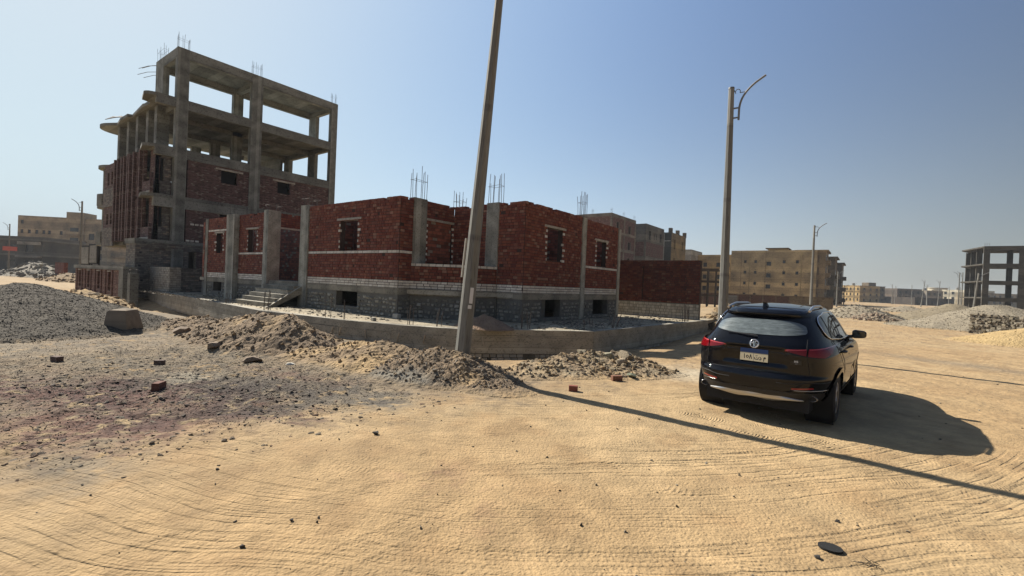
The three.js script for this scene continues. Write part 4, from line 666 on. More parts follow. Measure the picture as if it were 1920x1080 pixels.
    const ring = []; for (let k = 0; k <= 40; k++) { const z = lerp(-2.1, 0.18, Math.sin(k / 40 * 1.5708)); ring.push(sidep(z, lo(z) - 0.008, s)); } for (let k = 40; k >= 0; k--) { const z = lerp(-2.1, 0.18, Math.sin(k / 40 * 1.5708)); ring.push(sidep(z, hi(z) + 0.008, s)); }
    part('window_trim', new Geo().tube(ring.map(p => [p[0] + s * 0.006, p[1], p[2]]), 0.0085, 5), chrome, car);
    const seam = (pts) => part('door_seam', new Geo().tube(pts.map(([z, y]) => { const p = sidep(z, y, s); return [p[0] + s * 0.0005, p[1], p[2]]; }), 0.004, 4), dark, car);
    seam([[-0.95, 1.1], [-0.95, 0.9], [-0.94, 0.6], [-0.92, 0.42]]); seam([[-2.05, 1.1], [-2.1, 0.85], [-2.1, 0.6], [-2.06, 0.42]]); seam([[-0.02, 1.15], [-0.03, 1.0], [-0.22, 0.86], [-0.38, 0.72], [-0.44, 0.55], [-0.42, 0.44]]);
    for (const z of [-0.28, -1.27]) { const p = sidep(z, 0.985, s), h = new Geo().tube([[p[0] - s * 0.01, 0.983, z + 0.1], [p[0] + s * 0.03, 0.985, z + 0.08], [p[0] + s * 0.034, 0.985, z], [p[0] + s * 0.03, 0.985, z - 0.08], [p[0] - s * 0.01, 0.983, z - 0.1]], 0.014, 7); part('door_handle', h, paint, car); }
    { const m = new RoundedBoxGeometry(0.2, 0.145, 0.11, 4, 0.045); const q = m.attributes.position; for (let k = 0; k < q.count; k++) { const x = q.getX(k); q.setY(k, q.getY(k) * (1 - 0.25 * (x * s > 0 ? x * s / 0.1 : 0)) ); } m.computeVertexNormals(); m.translate(s * 0.985, 1.155, -1.86); const mm = part('mirror', m, paint, car); part('mirror_glass', new Geo().box(s * 0.985 - 0.078, s * 0.985 + 0.078, 1.105, 1.205, -1.806, -1.802), std({ color: lin(0.06, 0.065, 0.07), roughness: 0.05, metalness: 1 }), mm); part('mirror_arm', new Geo().tube([[s * 0.82, 1.1, -1.84], [s * 0.93, 1.12, -1.86]], 0.03, 6), plastic, mm); }
    // wheel arches and sill
    for (const a of ARCH) {
      patch('arch_trim', (u, v) => { const th = lerp(0.0, Math.PI, u), r = lerp(AR - 0.032, AR + 0.03, v), z = a[0] + Math.cos(th) * r, y = Math.max(0.342, a[1] + Math.sin(th) * r); return [s * (xSide(z, y) - 0.004), y, z]; }, 40, 3, 0.009, paint, car, 0.03);
      const well = new THREE.CylinderGeometry(AR - 0.005, AR - 0.005, 0.34, 32, 1, true, -Math.PI / 2 - 0.1, Math.PI + 0.2); well.rotateZ(Math.PI / 2); well.translate(s * 0.72, a[1], a[0]); part('wheel_well', well, std({ color: lin(0.006, 0.006, 0.006), roughness: 0.9, side: THREE.DoubleSide }), car);
    }
    patch('sill_trim', (u, v) => { const z = lerp(-2.28, -0.44, u), y = lerp(0.338, 0.42, v); return sidep(z, y, s); }, 16, 3, 0.012, plastic); patch('sill_strip', (u, v) => { const z = lerp(-2.25, -0.47, u), y = lerp(0.345, 0.368, v); return sidep(z, y, s); }, 16, 2, 0.022, chrome);
    // tail lamps: a piece on the tailgate and a piece wrapping the corner
    patch('tail_lamp', (u, v) => { const x = lerp(0.375, 0.612, u), hi = lerp(1.035, 1.05, u), lo = lerp(1.02, 0.965, Math.pow(u, 0.8)); return rear(s * x, lerp(lo, hi, v)); }, 14, 5, 0.014, red, car, 0.03);
    patch('tail_lamp', (u, v) => { const x = lerp(0.63, 0.852, u), hi = lerp(1.052, 1.095, u * u), lo = lerp(0.962, 0.94, u) + 0.05 * smooth(0.7, 1, u); return rear(s * x, lerp(lo, hi, v)); }, 22, 6, 0.014, red, car, 0.03);
    for (const [a, b, ya, yb] of [[0.385, 0.605, 1.031, 1.046], [0.635, 0.845, 1.047, 1.078]]) patch('lamp_strip', (u, v) => { const x = lerp(a, b, u), y = lerp(ya, yb, u * u) - 0.006 + v * 0.012; return rear(s * x, y); }, 12, 1, 0.017, redTrim, car, 0.008);
    // reflector in the bumper, its bright line, tail pipe
    patch('reflector', (u, v) => { const x = lerp(0.47, 0.70, u), y = lerp(0.522, 0.545, v) + 0.02 * (u - 0.5); return rear(s * x, y); }, 12, 2, 0.006, new THREE.MeshPhysicalMaterial({ color: lin(0.2, 0.004, 0.006), roughness: 0.2, clearcoat: 1 }), car);
    for (const [y, x0, x1] of [[0.505, 0.5, 0.84], [0.585, 0.3, 0.85]]) part('bumper_strip', new Geo().tube(Array.from({ length: 14 }, (_, k) => { const x = lerp(x0, x1, k / 13), p = rear(s * x, y + (y > 0.55 ? 0.03 * smooth(0.45, 0.65, x) : 0)); return [p[0], p[1], p[2] + 0.004]; }), 0.005, 4), y < 0.55 ? chrome : plastic, car);
    { const e = new THREE.TorusGeometry(0.062, 0.009, 8, 28); e.scale(1.25, 0.62, 1); const zz = zRear(0.67, 0.40); e.translate(s * 0.67, 0.40, zz + 0.012); const ex = part('tail_pipe', e, std({ color: lin(0.16, 0.16, 0.165), roughness: 0.25, metalness: 1 }), car); const hole = new THREE.CylinderGeometry(0.06, 0.06, 0.04, 24); hole.rotateX(Math.PI / 2); hole.scale(1.25, 0.62, 1); hole.translate(s * 0.67, 0.40, zz - 0.012); part('pipe_opening', hole, dark, ex); }
  }
  patch('front_windscreen', (u, v) => { const y = lerp(1.15, 1.48, v), s = u * 2 - 1, x = s * (WW(y) - 0.1); return [x, y, ZF(y) + 0.1 * s * s]; }, 20, 8, 0.004, glass);
  for (const pts of [Array.from({ length: 31 }, (_, k) => [lerp(-0.66, 0.66, k / 30), 0.705]), ...[-1, 1].map(s => Array.from({ length: 16 }, (_, k) => [s * lerp(0.66, 0.60, k / 15), lerp(0.705, 1.18, k / 15)]))]) part('tailgate_seam', new Geo().tube(pts.map(([x, y]) => { const p = rear(x, y); return [p[0], p[1], p[2] + 0.0005]; }), 0.0045, 4), dark, car);
  // silver skid plate, black lower bumper
  patch('bumper_lower', (u, v) => { const s = u * 2 - 1, y = lerp(0.345, 0.47, v); return rear(s * 0.8, y); }, 40, 6, 0.004, plastic);
  patch('skid_plate', (u, v) => { const s = u * 2 - 1, top = 0.42 - 0.05 * Math.pow(Math.abs(s), 6), bot = 0.345 + 0.03 * Math.pow(Math.abs(s), 4) + 0.010 * Math.cos(s * 9); const p = rear(s * lerp(0.60, 0.53, v), lerp(bot, top, v)); p[2] += 0.014 * Math.cos(v * 3.1) + 0.004 * Math.cos(s * 9) * (1 - v); return p; }, 60, 8, 0.014, silver, car, 0.02);
  // emblem: ring with the letters M and G, in raised bright metal
  {
    const e = new THREE.Group(); e.name = 'emblem'; car.add(e); e.position.set(0, 1.075, zRear(0, 1.075) + 0.006); e.rotation.x = -0.12;
    part('emblem_ring', new THREE.TorusGeometry(0.056, 0.0062, 8, 40), chrome, e);
    const l = new Geo(), st = (a, b) => l.tube([[a[0], a[1], 0.002], [b[0], b[1], 0.002]], 0.0062, 5);
    const m = [[-0.044, -0.03], [-0.044, 0.03], [-0.026, 0.0], [-0.008, 0.036], [-0.008, -0.046]]; for (let k = 0; k + 1 < m.length; k++) st(m[k], m[k + 1]);
    const g = [[0.043, 0.022], [0.03, 0.036], [0.01, 0.036], [0.008, -0.04], [0.03, -0.038], [0.043, -0.02], [0.043, -0.002], [0.026, -0.002]]; for (let k = 0; k + 1 < g.length; k++) st(g[k], g[k + 1]);
    part('emblem_letters', l, chrome, e);
  }
  // number plate: blue band above, digits and letters on white
  {
    const cv = document.createElement('canvas'); cv.width = 512; cv.height = 248; const c = cv.getContext('2d');
    c.fillStyle = '#e9e0bf'; c.fillRect(0, 0, 512, 248); c.fillStyle = '#12386f'; c.fillRect(0, 0, 512, 84); c.fillStyle = '#9a9482'; c.fillRect(0, 84, 512, 14);
    c.fillStyle = '#777'; c.fillRect(246, 96, 7, 152); c.strokeStyle = '#1c1710'; c.lineWidth = 15; c.lineCap = 'round'; c.lineJoin = 'round';
    const S = (...p) => { c.beginPath(); c.moveTo(p[0], p[1]); for (let k = 2; k < p.length; k += 2) c.lineTo(p[k], p[k + 1]); c.stroke(); };
    S(78, 122, 84, 205); c.beginPath(); c.ellipse(136, 168, 19, 22, 0, 0, 6.3); c.stroke(); S(176, 205, 196, 128, 216, 205);
    S(268, 175, 276, 205, 330, 205, 340, 172); c.lineWidth = 11; S(292, 140, 298, 132); S(312, 140, 318, 132); S(302, 168, 310, 168); c.lineWidth = 15; S(366, 158, 392, 186, 384, 208, 356, 210); S(438, 230, 438, 168, 452, 158); c.beginPath(); c.arc(456, 168, 13, 0, 6.3); c.fill(); c.stroke();
    const t = new THREE.CanvasTexture(cv); t.colorSpace = THREE.SRGBColorSpace;
    const g = new THREE.BoxGeometry(0.355, 0.172, 0.006), u = g.attributes.uv; void u;
    const pm = std({ map: t, roughness: 0.5 }), pl = new THREE.Mesh(g, [plastic, plastic, plastic, plastic, pm, plastic]); pl.name = 'number_plate'; pl.castShadow = pl.receiveShadow = true; pl.position.set(0, 0.915, zRear(0.2, 0.915) + 0.012); pl.rotation.x = -0.02; car.add(pl);
    // model badge
    const cb = document.createElement('canvas'); cb.width = 256; cb.height = 128; const b = cb.getContext('2d'); b.fillStyle = '#050506'; b.fillRect(0, 0, 256, 128); b.fillStyle = '#d8d8d8'; b.font = 'bold 74px sans-serif'; b.textAlign = 'center'; b.fillText('HS', 128, 66); b.fillStyle = '#77777a'; b.font = 'bold 38px sans-serif'; b.fillText('20T', 132, 116);
    const tb = new THREE.CanvasTexture(cb); tb.colorSpace = THREE.SRGBColorSpace; const bg = new THREE.PlaneGeometry(0.13, 0.062), bm = new THREE.Mesh(bg, std({ map: tb, roughness: 0.3 })); bm.name = 'model_badge'; bm.position.set(0.51, 0.875, zRear(0.51, 0.875) + 0.006); bm.rotation.set(0, 0.12, 0); car.add(bm);
  }
  // wheels
  for (const a of ARCH) for (const s of [-1, 1]) {
    const w = new THREE.Group(); w.name = 'wheel'; w.position.set(s * 0.785, 0.345, a[0]); car.add(w);
    const prof = [[0.225, -0.11], [0.27, -0.118], [0.315, -0.117], [0.336, -0.10], [0.345, -0.07], [0.345, -0.045], [0.339, -0.043], [0.339, -0.035], [0.346, -0.033], [0.346, -0.008], [0.339, -0.006], [0.339, 0.006], [0.346, 0.008], [0.346, 0.033], [0.339, 0.035], [0.339, 0.043], [0.345, 0.045], [0.345, 0.07], [0.336, 0.10], [0.315, 0.117], [0.27, 0.118], [0.225, 0.11]].map(p => new THREE.Vector2(p[0], p[1]));
    const ty = new THREE.LatheGeometry(prof, 64); ty.rotateZ(Math.PI / 2); part('tyre', ty, rubber, w);
    const rim = new Geo(); const bar = new THREE.LatheGeometry([[0.19, -0.10], [0.215, -0.105], [0.228, -0.10], [0.20, -0.06], [0.2, 0.06], [0.228, 0.10], [0.218, 0.107], [0.205, 0.09]].map(p => new THREE.Vector2(p[0], p[1])), 48); bar.rotateZ(Math.PI / 2); rim.add(bar);
    for (let k = 0; k < 5; k++) for (const o of [-0.13, 0.13]) { const th = k / 5 * 6.283 + 0.3, th2 = th + o * 1.15; rim.tube([[s * 0.07, Math.cos(th) * 0.045, Math.sin(th) * 0.045], [s * 0.075, Math.cos(th + o * 0.6) * 0.12, Math.sin(th + o * 0.6) * 0.12], [s * 0.085, Math.cos(th2) * 0.21, Math.sin(th2) * 0.21]], 0.016, 6); }
    const hub = new THREE.CylinderGeometry(0.05, 0.055, 0.04, 20); hub.rotateZ(Math.PI / 2); hub.translate(s * 0.07, 0, 0); rim.add(hub); part('rim', rim, alloy, w);
    const disc = new THREE.CylinderGeometry(0.15, 0.15, 0.02, 28); disc.rotateZ(Math.PI / 2); part('brake_disc', disc, std({ color: lin(0.2, 0.19, 0.18), roughness: 0.5, metalness: 0.8 }), w);
  }
}
M.redBrick2 = std({ color: lin(0.75, 0.66, 0.62), map: withRep(T.dullBrick, 0.75, 0.8), roughness: 0.95 });
// ---------- the tall concrete frame block on the left ----------
{
  const b = thing('frame_building', 'tall concrete frame block with brick-filled middle floors and open top floors', 'building');
  const L = [0.4, 3.62, 6.5, 9.55, 12.72, 15.95], X = -35.5, ZA = -10.85, ZE = -22.05, fb = frameB(X, 0), fa = frameA(0, -9.55);
  const mat = M.farConcrete, redB = std({ color: lin(0.62, 0.60, 0.62), map: withRep(T.dullBrick, 0.75, 0.8), bumpMap: withRep(T.brickBump, 0.75, 0.8), bumpScale: 0.012, roughness: 0.95 }), P = (n, g, m = mat) => part(n, g, m, b);
  const slabShape = (pts, y, h) => { const s = new THREE.Shape(); pts.forEach(([x, z], k) => k ? s.lineTo(x, -z) : s.moveTo(x, -z)); const g = new THREE.ExtrudeGeometry(s, { depth: h, bevelEnabled: false, curveSegments: 8 }); g.rotateX(-Math.PI / 2); g.translate(0, y - h, 0); return g; };
  const arc = (cx, cz, r, a0, a1, n = 8) => Array.from({ length: n + 1 }, (_, k) => { const a = lerp(a0, a1, k / n); return [cx + r * Math.cos(a), cz + r * Math.sin(a)]; });
  // floor plates: straight along the side street, stepped and curved along the front
  const plate = (tip) => [[X, ZE], [X, -9.75], ...arc(X - 0.55, -9.75, 0.5, 0.2, 1.6, 5), [-37.3, -9.5], [-37.5, -10.0], [-38.7, -10.0], [-38.9, -9.95], [-42.3, -10.25], [-42.4, -10.0], [-44.2, -10.0], [-45.7, -10.2], ...(tip ? arc(-47.4, -11.3, 1.75, 1.2, 3.3, 9) : [[-47.0, -10.4]]), [-48.2, -13.5], [-48.2, ZE]];
  P('floor_slab', slabShape(plate(true), L[4], 0.2)); P('floor_slab', slabShape(plate(true), L[3], 0.2)); P('floor_slab', slabShape(plate(true), L[2], 0.2)); P('floor_slab', slabShape(plate(true), L[1], 0.2));
  P('roof_slab', new Geo().box(-39.4, X - 0.02, L[5] - 0.16, L[5], ZE + 0.02, ZA + 0.02));
  // beams round the top storey and along the side street
  const beam = (x0, x1, z0, z1, y, h = 0.62) => P('beam', new Geo().box(x0, x1, y - h, y - 0.003, z0, z1));
  beam(X - 0.3, X + 0.02, ZE - 0.01, ZA + 0.06, L[5] + 0.02); beam(-39.45, -39.15, ZE - 0.01, ZA + 0.06, L[5] + 0.01); beam(-39.1, X - 0.31, ZA - 0.25, ZA + 0.05, L[5] + 0.015, 0.65); beam(-39.1, X - 0.31, ZE, ZE + 0.3, L[5] + 0.015, 0.6); beam(-39.1, X - 0.31, -16.1, -15.8, L[5] - 0.005, 0.55);
  for (const k of [4, 3, 2]) { beam(X - 0.3, X + 0.02, ZE - 0.01, k === 4 ? -9.76 : -9.78, L[k] + 0.01, k === 2 ? 0.78 : 0.62); beam(-47.6, X - 0.31, ZA - 0.25, ZA, L[k] - 0.01, 0.6); beam(-47.6, X - 0.31, ZE, ZE + 0.3, L[k] - 0.01, 0.55); beam(-39.4, -39.1, ZE + 0.31, ZA - 0.26, L[k] - 0.02, 0.5); beam(-43.3, -43.0, ZE + 0.31, ZA - 0.26, L[k] - 0.02, 0.5); }
  const columns = [], colM = std({ color: lin(0.30, 0.32, 0.315), map: M.concreteV.map, bumpMap: M.concreteV.bumpMap, bumpScale: 0.02, roughness: 0.95 });
  const col = (x0, x1, z0, z1, k0, k1) => { const c = P('column', new Geo().box(x0, x1, L[k0] - 0.1, L[k1] - 0.004, z0, z1), colM); columns.push(c); return c; };
  const c0 = col(X - 0.35, X + 0.035, ZA - 0.62, ZA + 0.05, 0, 5), c1 = col(X - 0.35, X + 0.035, -16.1, -15.35, 0, 5), c2 = col(X - 0.35, X + 0.035, ZE - 0.03, ZE + 0.5, 0, 5);
  const c3 = col(-39.5, -38.0, ZA - 0.28, ZA + 0.07, 4, 5); col(-39.3, -38.2, ZE - 0.02, ZE + 0.28, 4, 5); col(-39.45, -39.1, -16.3, -15.6, 4, 5);
  for (const k of [3]) { col(-39.3, -38.2, ZE - 0.02, ZE + 0.28, k, 4); col(-43.4, -42.4, ZE - 0.02, ZE + 0.28, k, 4); col(-39.45, -39.1, -16.3, -15.6, k, 4); col(-43.4, -43.05, -16.3, -15.6, k, 4); col(-47.6, -46.9, ZE - 0.02, ZE + 0.28, k, 4); col(-47.5, -47.1, -16.3, -15.6, k, 4); }
  // open third floor: piers behind the front edge
  for (const x of [-37.6, -39.3, -41.5, -43.6, -45.9]) P('pier', new Geo().box(x - 0.5, x, L[3], L[4] - 0.2, -11.1, -10.4), mat);
  P('stair_flight', (() => { const s = new THREE.Shape(); s.moveTo(0, 0); s.lineTo(3.2, 2.0); s.lineTo(3.2, 1.7); s.lineTo(0.5, 0); const g = new THREE.ExtrudeGeometry(s, { depth: 1.2, bevelEnabled: false }); g.rotateY(Math.PI / 2); g.translate(-43.2, L[3], -14.5); return g; })(), mat);
  P('back_wall', new Geo().box(-48, -43.5, L[3], L[4] - 0.2, -21.7, -21.5).box(-43.3, -43.1, L[3], L[3] + 1.3, -20, -17), mat);
  // starter bars
  rebars(c0, X - 0.16, ZA - 0.3, 0.14, 0.3, L[5], 0.95, 8); rebars(c1, X - 0.16, -15.7, 0.14, 0.3, L[5], 0.95, 8); rebars(c2, X - 0.16, ZE + 0.25, 0.14, 0.2, L[5], 0.85, 6); rebars(c3, -38.8, ZA - 0.1, 0.6, 0.12, L[5], 0.95, 8);
  for (const [y, z] of [[15.75, -11.0], [15.3, -10.95], [15.85, -11.2], [15.2, -11.3]]) part('rebar', new Geo().tube([[-39.3, y, z], [-41.0, y + 0.3, z + 0.25], [-42.6, y + 0.45, z + 0.4]], 0.018, 5), M.rebar, c3);
  for (let k = 0; k < 5; k++) part('rebar', new Geo().tube([[-43.8 - k * 0.2, L[4] + 0.05 + k * 0.06, -10.2], [-45.3, L[4] + 0.25 - k * 0.08, -9.8 + k * 0.1]], 0.03, 4), M.rebar, c3);
  // brick infill on the two middle floors, side-street face, each bay its own wall; windows are openings with a near-black panel behind, painted for the shade inside
  const bay = (a0, a1, k, holes) => {
    const y0 = L[k], y1 = L[k + 1] - (k === 1 ? 0.77 : 0.61), w = P('infill_wall', holed(new Geo(), fb, a0, a1, y0, y1, -0.25, -0.03, holes), redB);
    for (const h of holes) { part('lintel', new Geo().fbox(fb, h[0] - 0.35, h[1] + 0.35, h[3] - 0.002, h[3] + 0.11, -0.2, 0.0), M.lintel, w); part('opening_shade', new Geo().fbox(fb, h[0] - 0.1, h[1] + 0.1, h[2] - 0.1, h[3] + 0.1, -0.75, -0.7), M.void, w); }
    return w;
  };
  bay(11.57, 15.35, 2, [[13.55, 14.6, 7.85, 8.72]]); bay(16.1, 21.55, 2, [[17.4, 18.38, 7.85, 8.72]]); bay(11.57, 15.35, 1, [[13.55, 14.55, 4.9, 5.72]]); bay(16.1, 21.55, 1, [[17.4, 18.4, 4.9, 5.7]]);
  for (const [y, a0, a1] of [[3.66, 11.6, 15.3], [3.66, 16.1, 21.5], [4.75, 11.6, 13.6]]) { const g = new Geo(); for (let a = a0; a < a1; a += rr(0.22, 0.3)) if (rnd() < 0.85) g.fbox(fb, a, Math.min(a + 0.2, a1), y, y + 0.11, -0.1, -0.005, WHITES[Math.floor(rnd() * 4)]); const m = P('white_course', g, M.stone); m.userData.kind = 'stuff'; }
  // corner loggia behind the end of the slab: recessed wall with a narrow door, brick parapets
  for (const k of [1, 2]) {
    const y0 = L[k], y1 = L[k + 1] - 0.6, h = [[10.12, 10.36, y0 + 0.85, y1 - 0.15]];
    const w = P('loggia_wall', holed(new Geo(), frameB(X - 0.3, 0), 9.95, 10.75, y0, y1, -0.2, 0, h), M.greyBrick); part('opening_shade', new Geo().fbox(frameB(X - 0.3, 0), 10.0, 10.5, y0 + 0.7, y1, -0.5, -0.45), M.void, w);
    P('loggia_wall', new Geo().fbox(frameA(0, -9.95), -36.9, X - 0.3, y0, y1 + 0.4, -0.2, 0), redB);
    const pr = P('parapet', new Geo().box(-37.1, X - 0.06, y0, y0 + 0.75, -9.75, -9.6).box(X - 0.1, X, y0, y0 + (k === 2 ? 1.3 : 1.0), -9.75, -9.58), redB); void pr;
    P('parapet_cap', new Geo().box(-37.12, X + 0.01, y0 + 0.0, y0 + 0.12, -9.58, -9.54), M.lintel);
    // front: tall brick ribs with narrow windows between them
    const front = P('front_wall', holed(new Geo(), fa, -46.2, -37.15, y0, y1 + 0.4, -0.3, -0.12, [[-38.35, -37.85, y0 + 0.7, y1], [-44.4, -43.95, y0 + 1.3, y1 - 0.2], [-45.4, -44.9, y0 + 1.3, y1 - 0.2]]), redB);
    for (const [a0, a1, dy] of [[-38.4, -37.8, 0.6], [-44.45, -43.9, 1.2], [-45.45, -44.85, 1.2]]) part('opening_shade', new Geo().fbox(fa, a0, a1, y0 + dy, y1 + 0.1, -0.8, -0.75), M.void, front);
    for (const x of [-37.35, -38.6, -39.5, -39.9, -40.7, -41.3, -42.2, -42.9]) P('brick_rib', new Geo().fbox(fa, x - 0.24, x, y0 - (k === 2 ? 0.2 : 0), y1 + 0.45, -0.15, 0.05), redB);
    P('spandrel', new Geo().fbox(fa, -46.2, -43.3, y0 - 0.3, y0 + 1.05, -0.14, -0.06), M.greyBrick);
    // curved balcony at the far end: posts and parapet
    const bal = P('curved_balcony', slabShape([...arc(-47.4, -11.3, 1.78, 1.2, 3.3, 9), [-48.0, -11.5], [-46.6, -10.6]], y0 + 0.85, 0.85), mat); void bal;
    P('balcony_post', new Geo().box(-47.5, -47.15, y0, L[k + 1] - 0.2, -10.2, -9.85), mat); P('balcony_wall', new Geo().box(-46.6, -46.2, y0, L[k + 1] - 0.2, -11.2, -10.0), mat);
  }
  // ground floor of grey block, with the open garage on the front
  const gw = P('ground_wall', holed(new Geo(), frameB(X, 0), 8.95, 22.0, 0.0, 3.4, -0.3, 0.06, [[11.75, 12.2, 1.0, 3.02], [9.62, 11.5, 0.9, 3.1]]), M.greyBrick);
  part('recessed_panel', new Geo().fbox(frameB(X, 0), 9.6, 11.52, 0.85, 3.12, -0.29, -0.02), M.greyBrick, gw); part('brick_patch', new Geo().fbox(frameB(X, 0), 12.21, 13.0, 0.8, 3.02, 0.05, 0.075), redB, gw);
  for (const [a, y] of [[9.15, 2.7], [9.12, 1.9], [9.25, 1.0], [9.1, 0.55]]) part('vent_hole', new Geo().fbox(frameB(X, 0), a, a + 0.13, y, y + 0.12, 0.05, 0.068), M.void, gw);
  P('ground_wall', new Geo().box(-37.3, X - 0.3, 0, 3.4, -9.25, -8.95), M.greyBrick); P('edge_band', new Geo().box(-37.4, X + 0.09, 3.3, 3.62, -9.75, -8.9).box(X - 0.25, X + 0.085, 3.402, 3.62, -22, -9.76), mat);
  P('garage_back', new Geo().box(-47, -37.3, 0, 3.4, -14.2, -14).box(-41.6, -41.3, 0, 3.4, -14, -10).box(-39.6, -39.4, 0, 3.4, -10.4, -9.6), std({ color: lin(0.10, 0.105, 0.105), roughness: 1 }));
  P('rear_wall', new Geo().box(-48, X - 0.3, 0, L[3] - 0.3, ZE + 0.02, ZE + 0.2).box(-48, -47.8, 0, L[3] - 0.3, ZE, -12), redB);
}
// ribbed brick boundary wall in front of it
{
  const w = thing('boundary_wall', 'low brick boundary wall with four tall slots and a concrete cap, left of the block pier', 'brick wall'), F = frameA(0, -8.3), holes = [[-45.6, -45.0, 0.35, 1.5], [-43.2, -42.6, 0.35, 1.5], [-40.6, -40.0, 0.35, 1.5], [-38.1, -37.5, 0.3, 1.5]];
  const m = part('wall_face', holed(new Geo(), F, -46.7, -35.3, -1.2, 1.62, -0.25, 0, holes), M.redBrick2, w); part('wall_back', new Geo().fbox(F, -46.7, -35.3, -1.2, 1.6, -0.4, -0.25), std({ color: lin(0.13, 0.06, 0.05), map: T.redBrick, roughness: 1 }), w);
  for (const h of holes) { part('slot_frame', new Geo().fbox(F, h[0] - 0.09, h[1] + 0.09, h[3], h[3] + 0.06, -0.1, 0.05), M.lintel, m); for (const x of [h[0] - 0.55, h[1] + 0.35]) part('brick_rib', new Geo().fbox(F, x, x + 0.18, -1, 1.6, -0.02, 0.06), M.redBrick2, m); }
  part('cap', new Geo().fbox(F, -46.8, -35.2, 1.622, 1.86, -0.45, 0.09, undefined, 0.01), M.farConcrete, w); part('end_pier', new Geo().box(-35.2, -34.35, -1.2, 1.85, -8.8, -8.15), M.farConcrete, w);
  const g = thing('gate_post', 'thin concrete gate post between the ribbed wall and the block pier', 'post'); part('post', new Geo().box(-33.7, -33.2, -1.5, 1.5, -8.6, -8.2), M.farConcrete, g); rebars(g, -33.45, -8.4, 0.18, 0.14, 1.5, 0.3, 4);
}
// ---------- lamp posts ----------
M.pole = std({ color: lin(0.26, 0.262, 0.255), map: withRep(T.concrete, 1.2, 0.5), bumpMap: withRep(T.grainBump, 3, 3), bumpScale: 0.004, roughness: 0.8 });
M.arm = std({ color: lin(0.16, 0.16, 0.155), roughness: 0.6, metalness: 0.3 });
function lampPost(label, [x, y, z], h, side, { lean = [0, 0], r0 = 0.145, r1 = 0.075, arm = true, face = 0 } = {}) {
  const t = thing('street_lamp', label, 'street lamp', [x, y, z], 0, undefined), seg = 8;
  const g = new THREE.CylinderGeometry(r1, r0, h, seg, 6); g.translate(0, h / 2, 0); const q = toCreasedNormals(g, 0.4); part('pole', q, M.pole, t);
  if (arm) {
    const ca = Math.cos(face), sa = Math.sin(face), w = (d, yy) => [ca * d * side, yy, sa * d * side], p = [];
    for (let k = 0; k <= 12; k++) { const u = k / 12; p.push(w(0.24 + 0.46 * Math.pow(u, 1.9), h - 0.85 + 0.92 * Math.pow(u, 0.66))); }
    p.push(w(0.96, h + 0.22)); part('arm', new Geo().tube([w(0.24, h - 1.0), ...p], 0.032, 8), M.arm, t);
    part('bracket', new Geo().tube([w(0.05, h - 0.62), w(0.25, h - 0.62)], 0.025, 6), M.arm, t); part('bracket', new Geo().tube([w(0.05, h - 0.92), w(0.25, h - 0.92)], 0.025, 6), M.arm, t);
    const c = []; for (let k = 0; k <= 14; k++) { const a = -0.6 + k / 14 * 4.4; c.push(w(0.19 + 0.07 * Math.cos(a) + 0.12 * (k / 14 < 0.4 ? 0 : 0) , h - 0.12 + 0.08 * Math.sin(a))); } part('scroll', new Geo().tube([w(0.07, h - 0.02), ...c.reverse(), w(0.42, h - 0.16)], 0.012, 5), M.arm, t);
    part('top_cap', new THREE.CylinderGeometry(r1 * 1.05, r1 * 1.1, 0.05, seg).translate(0, h + 0.025, 0), M.arm, t);
  }
  t.rotation.set(lean[0], 0, lean[1]); return t;
}
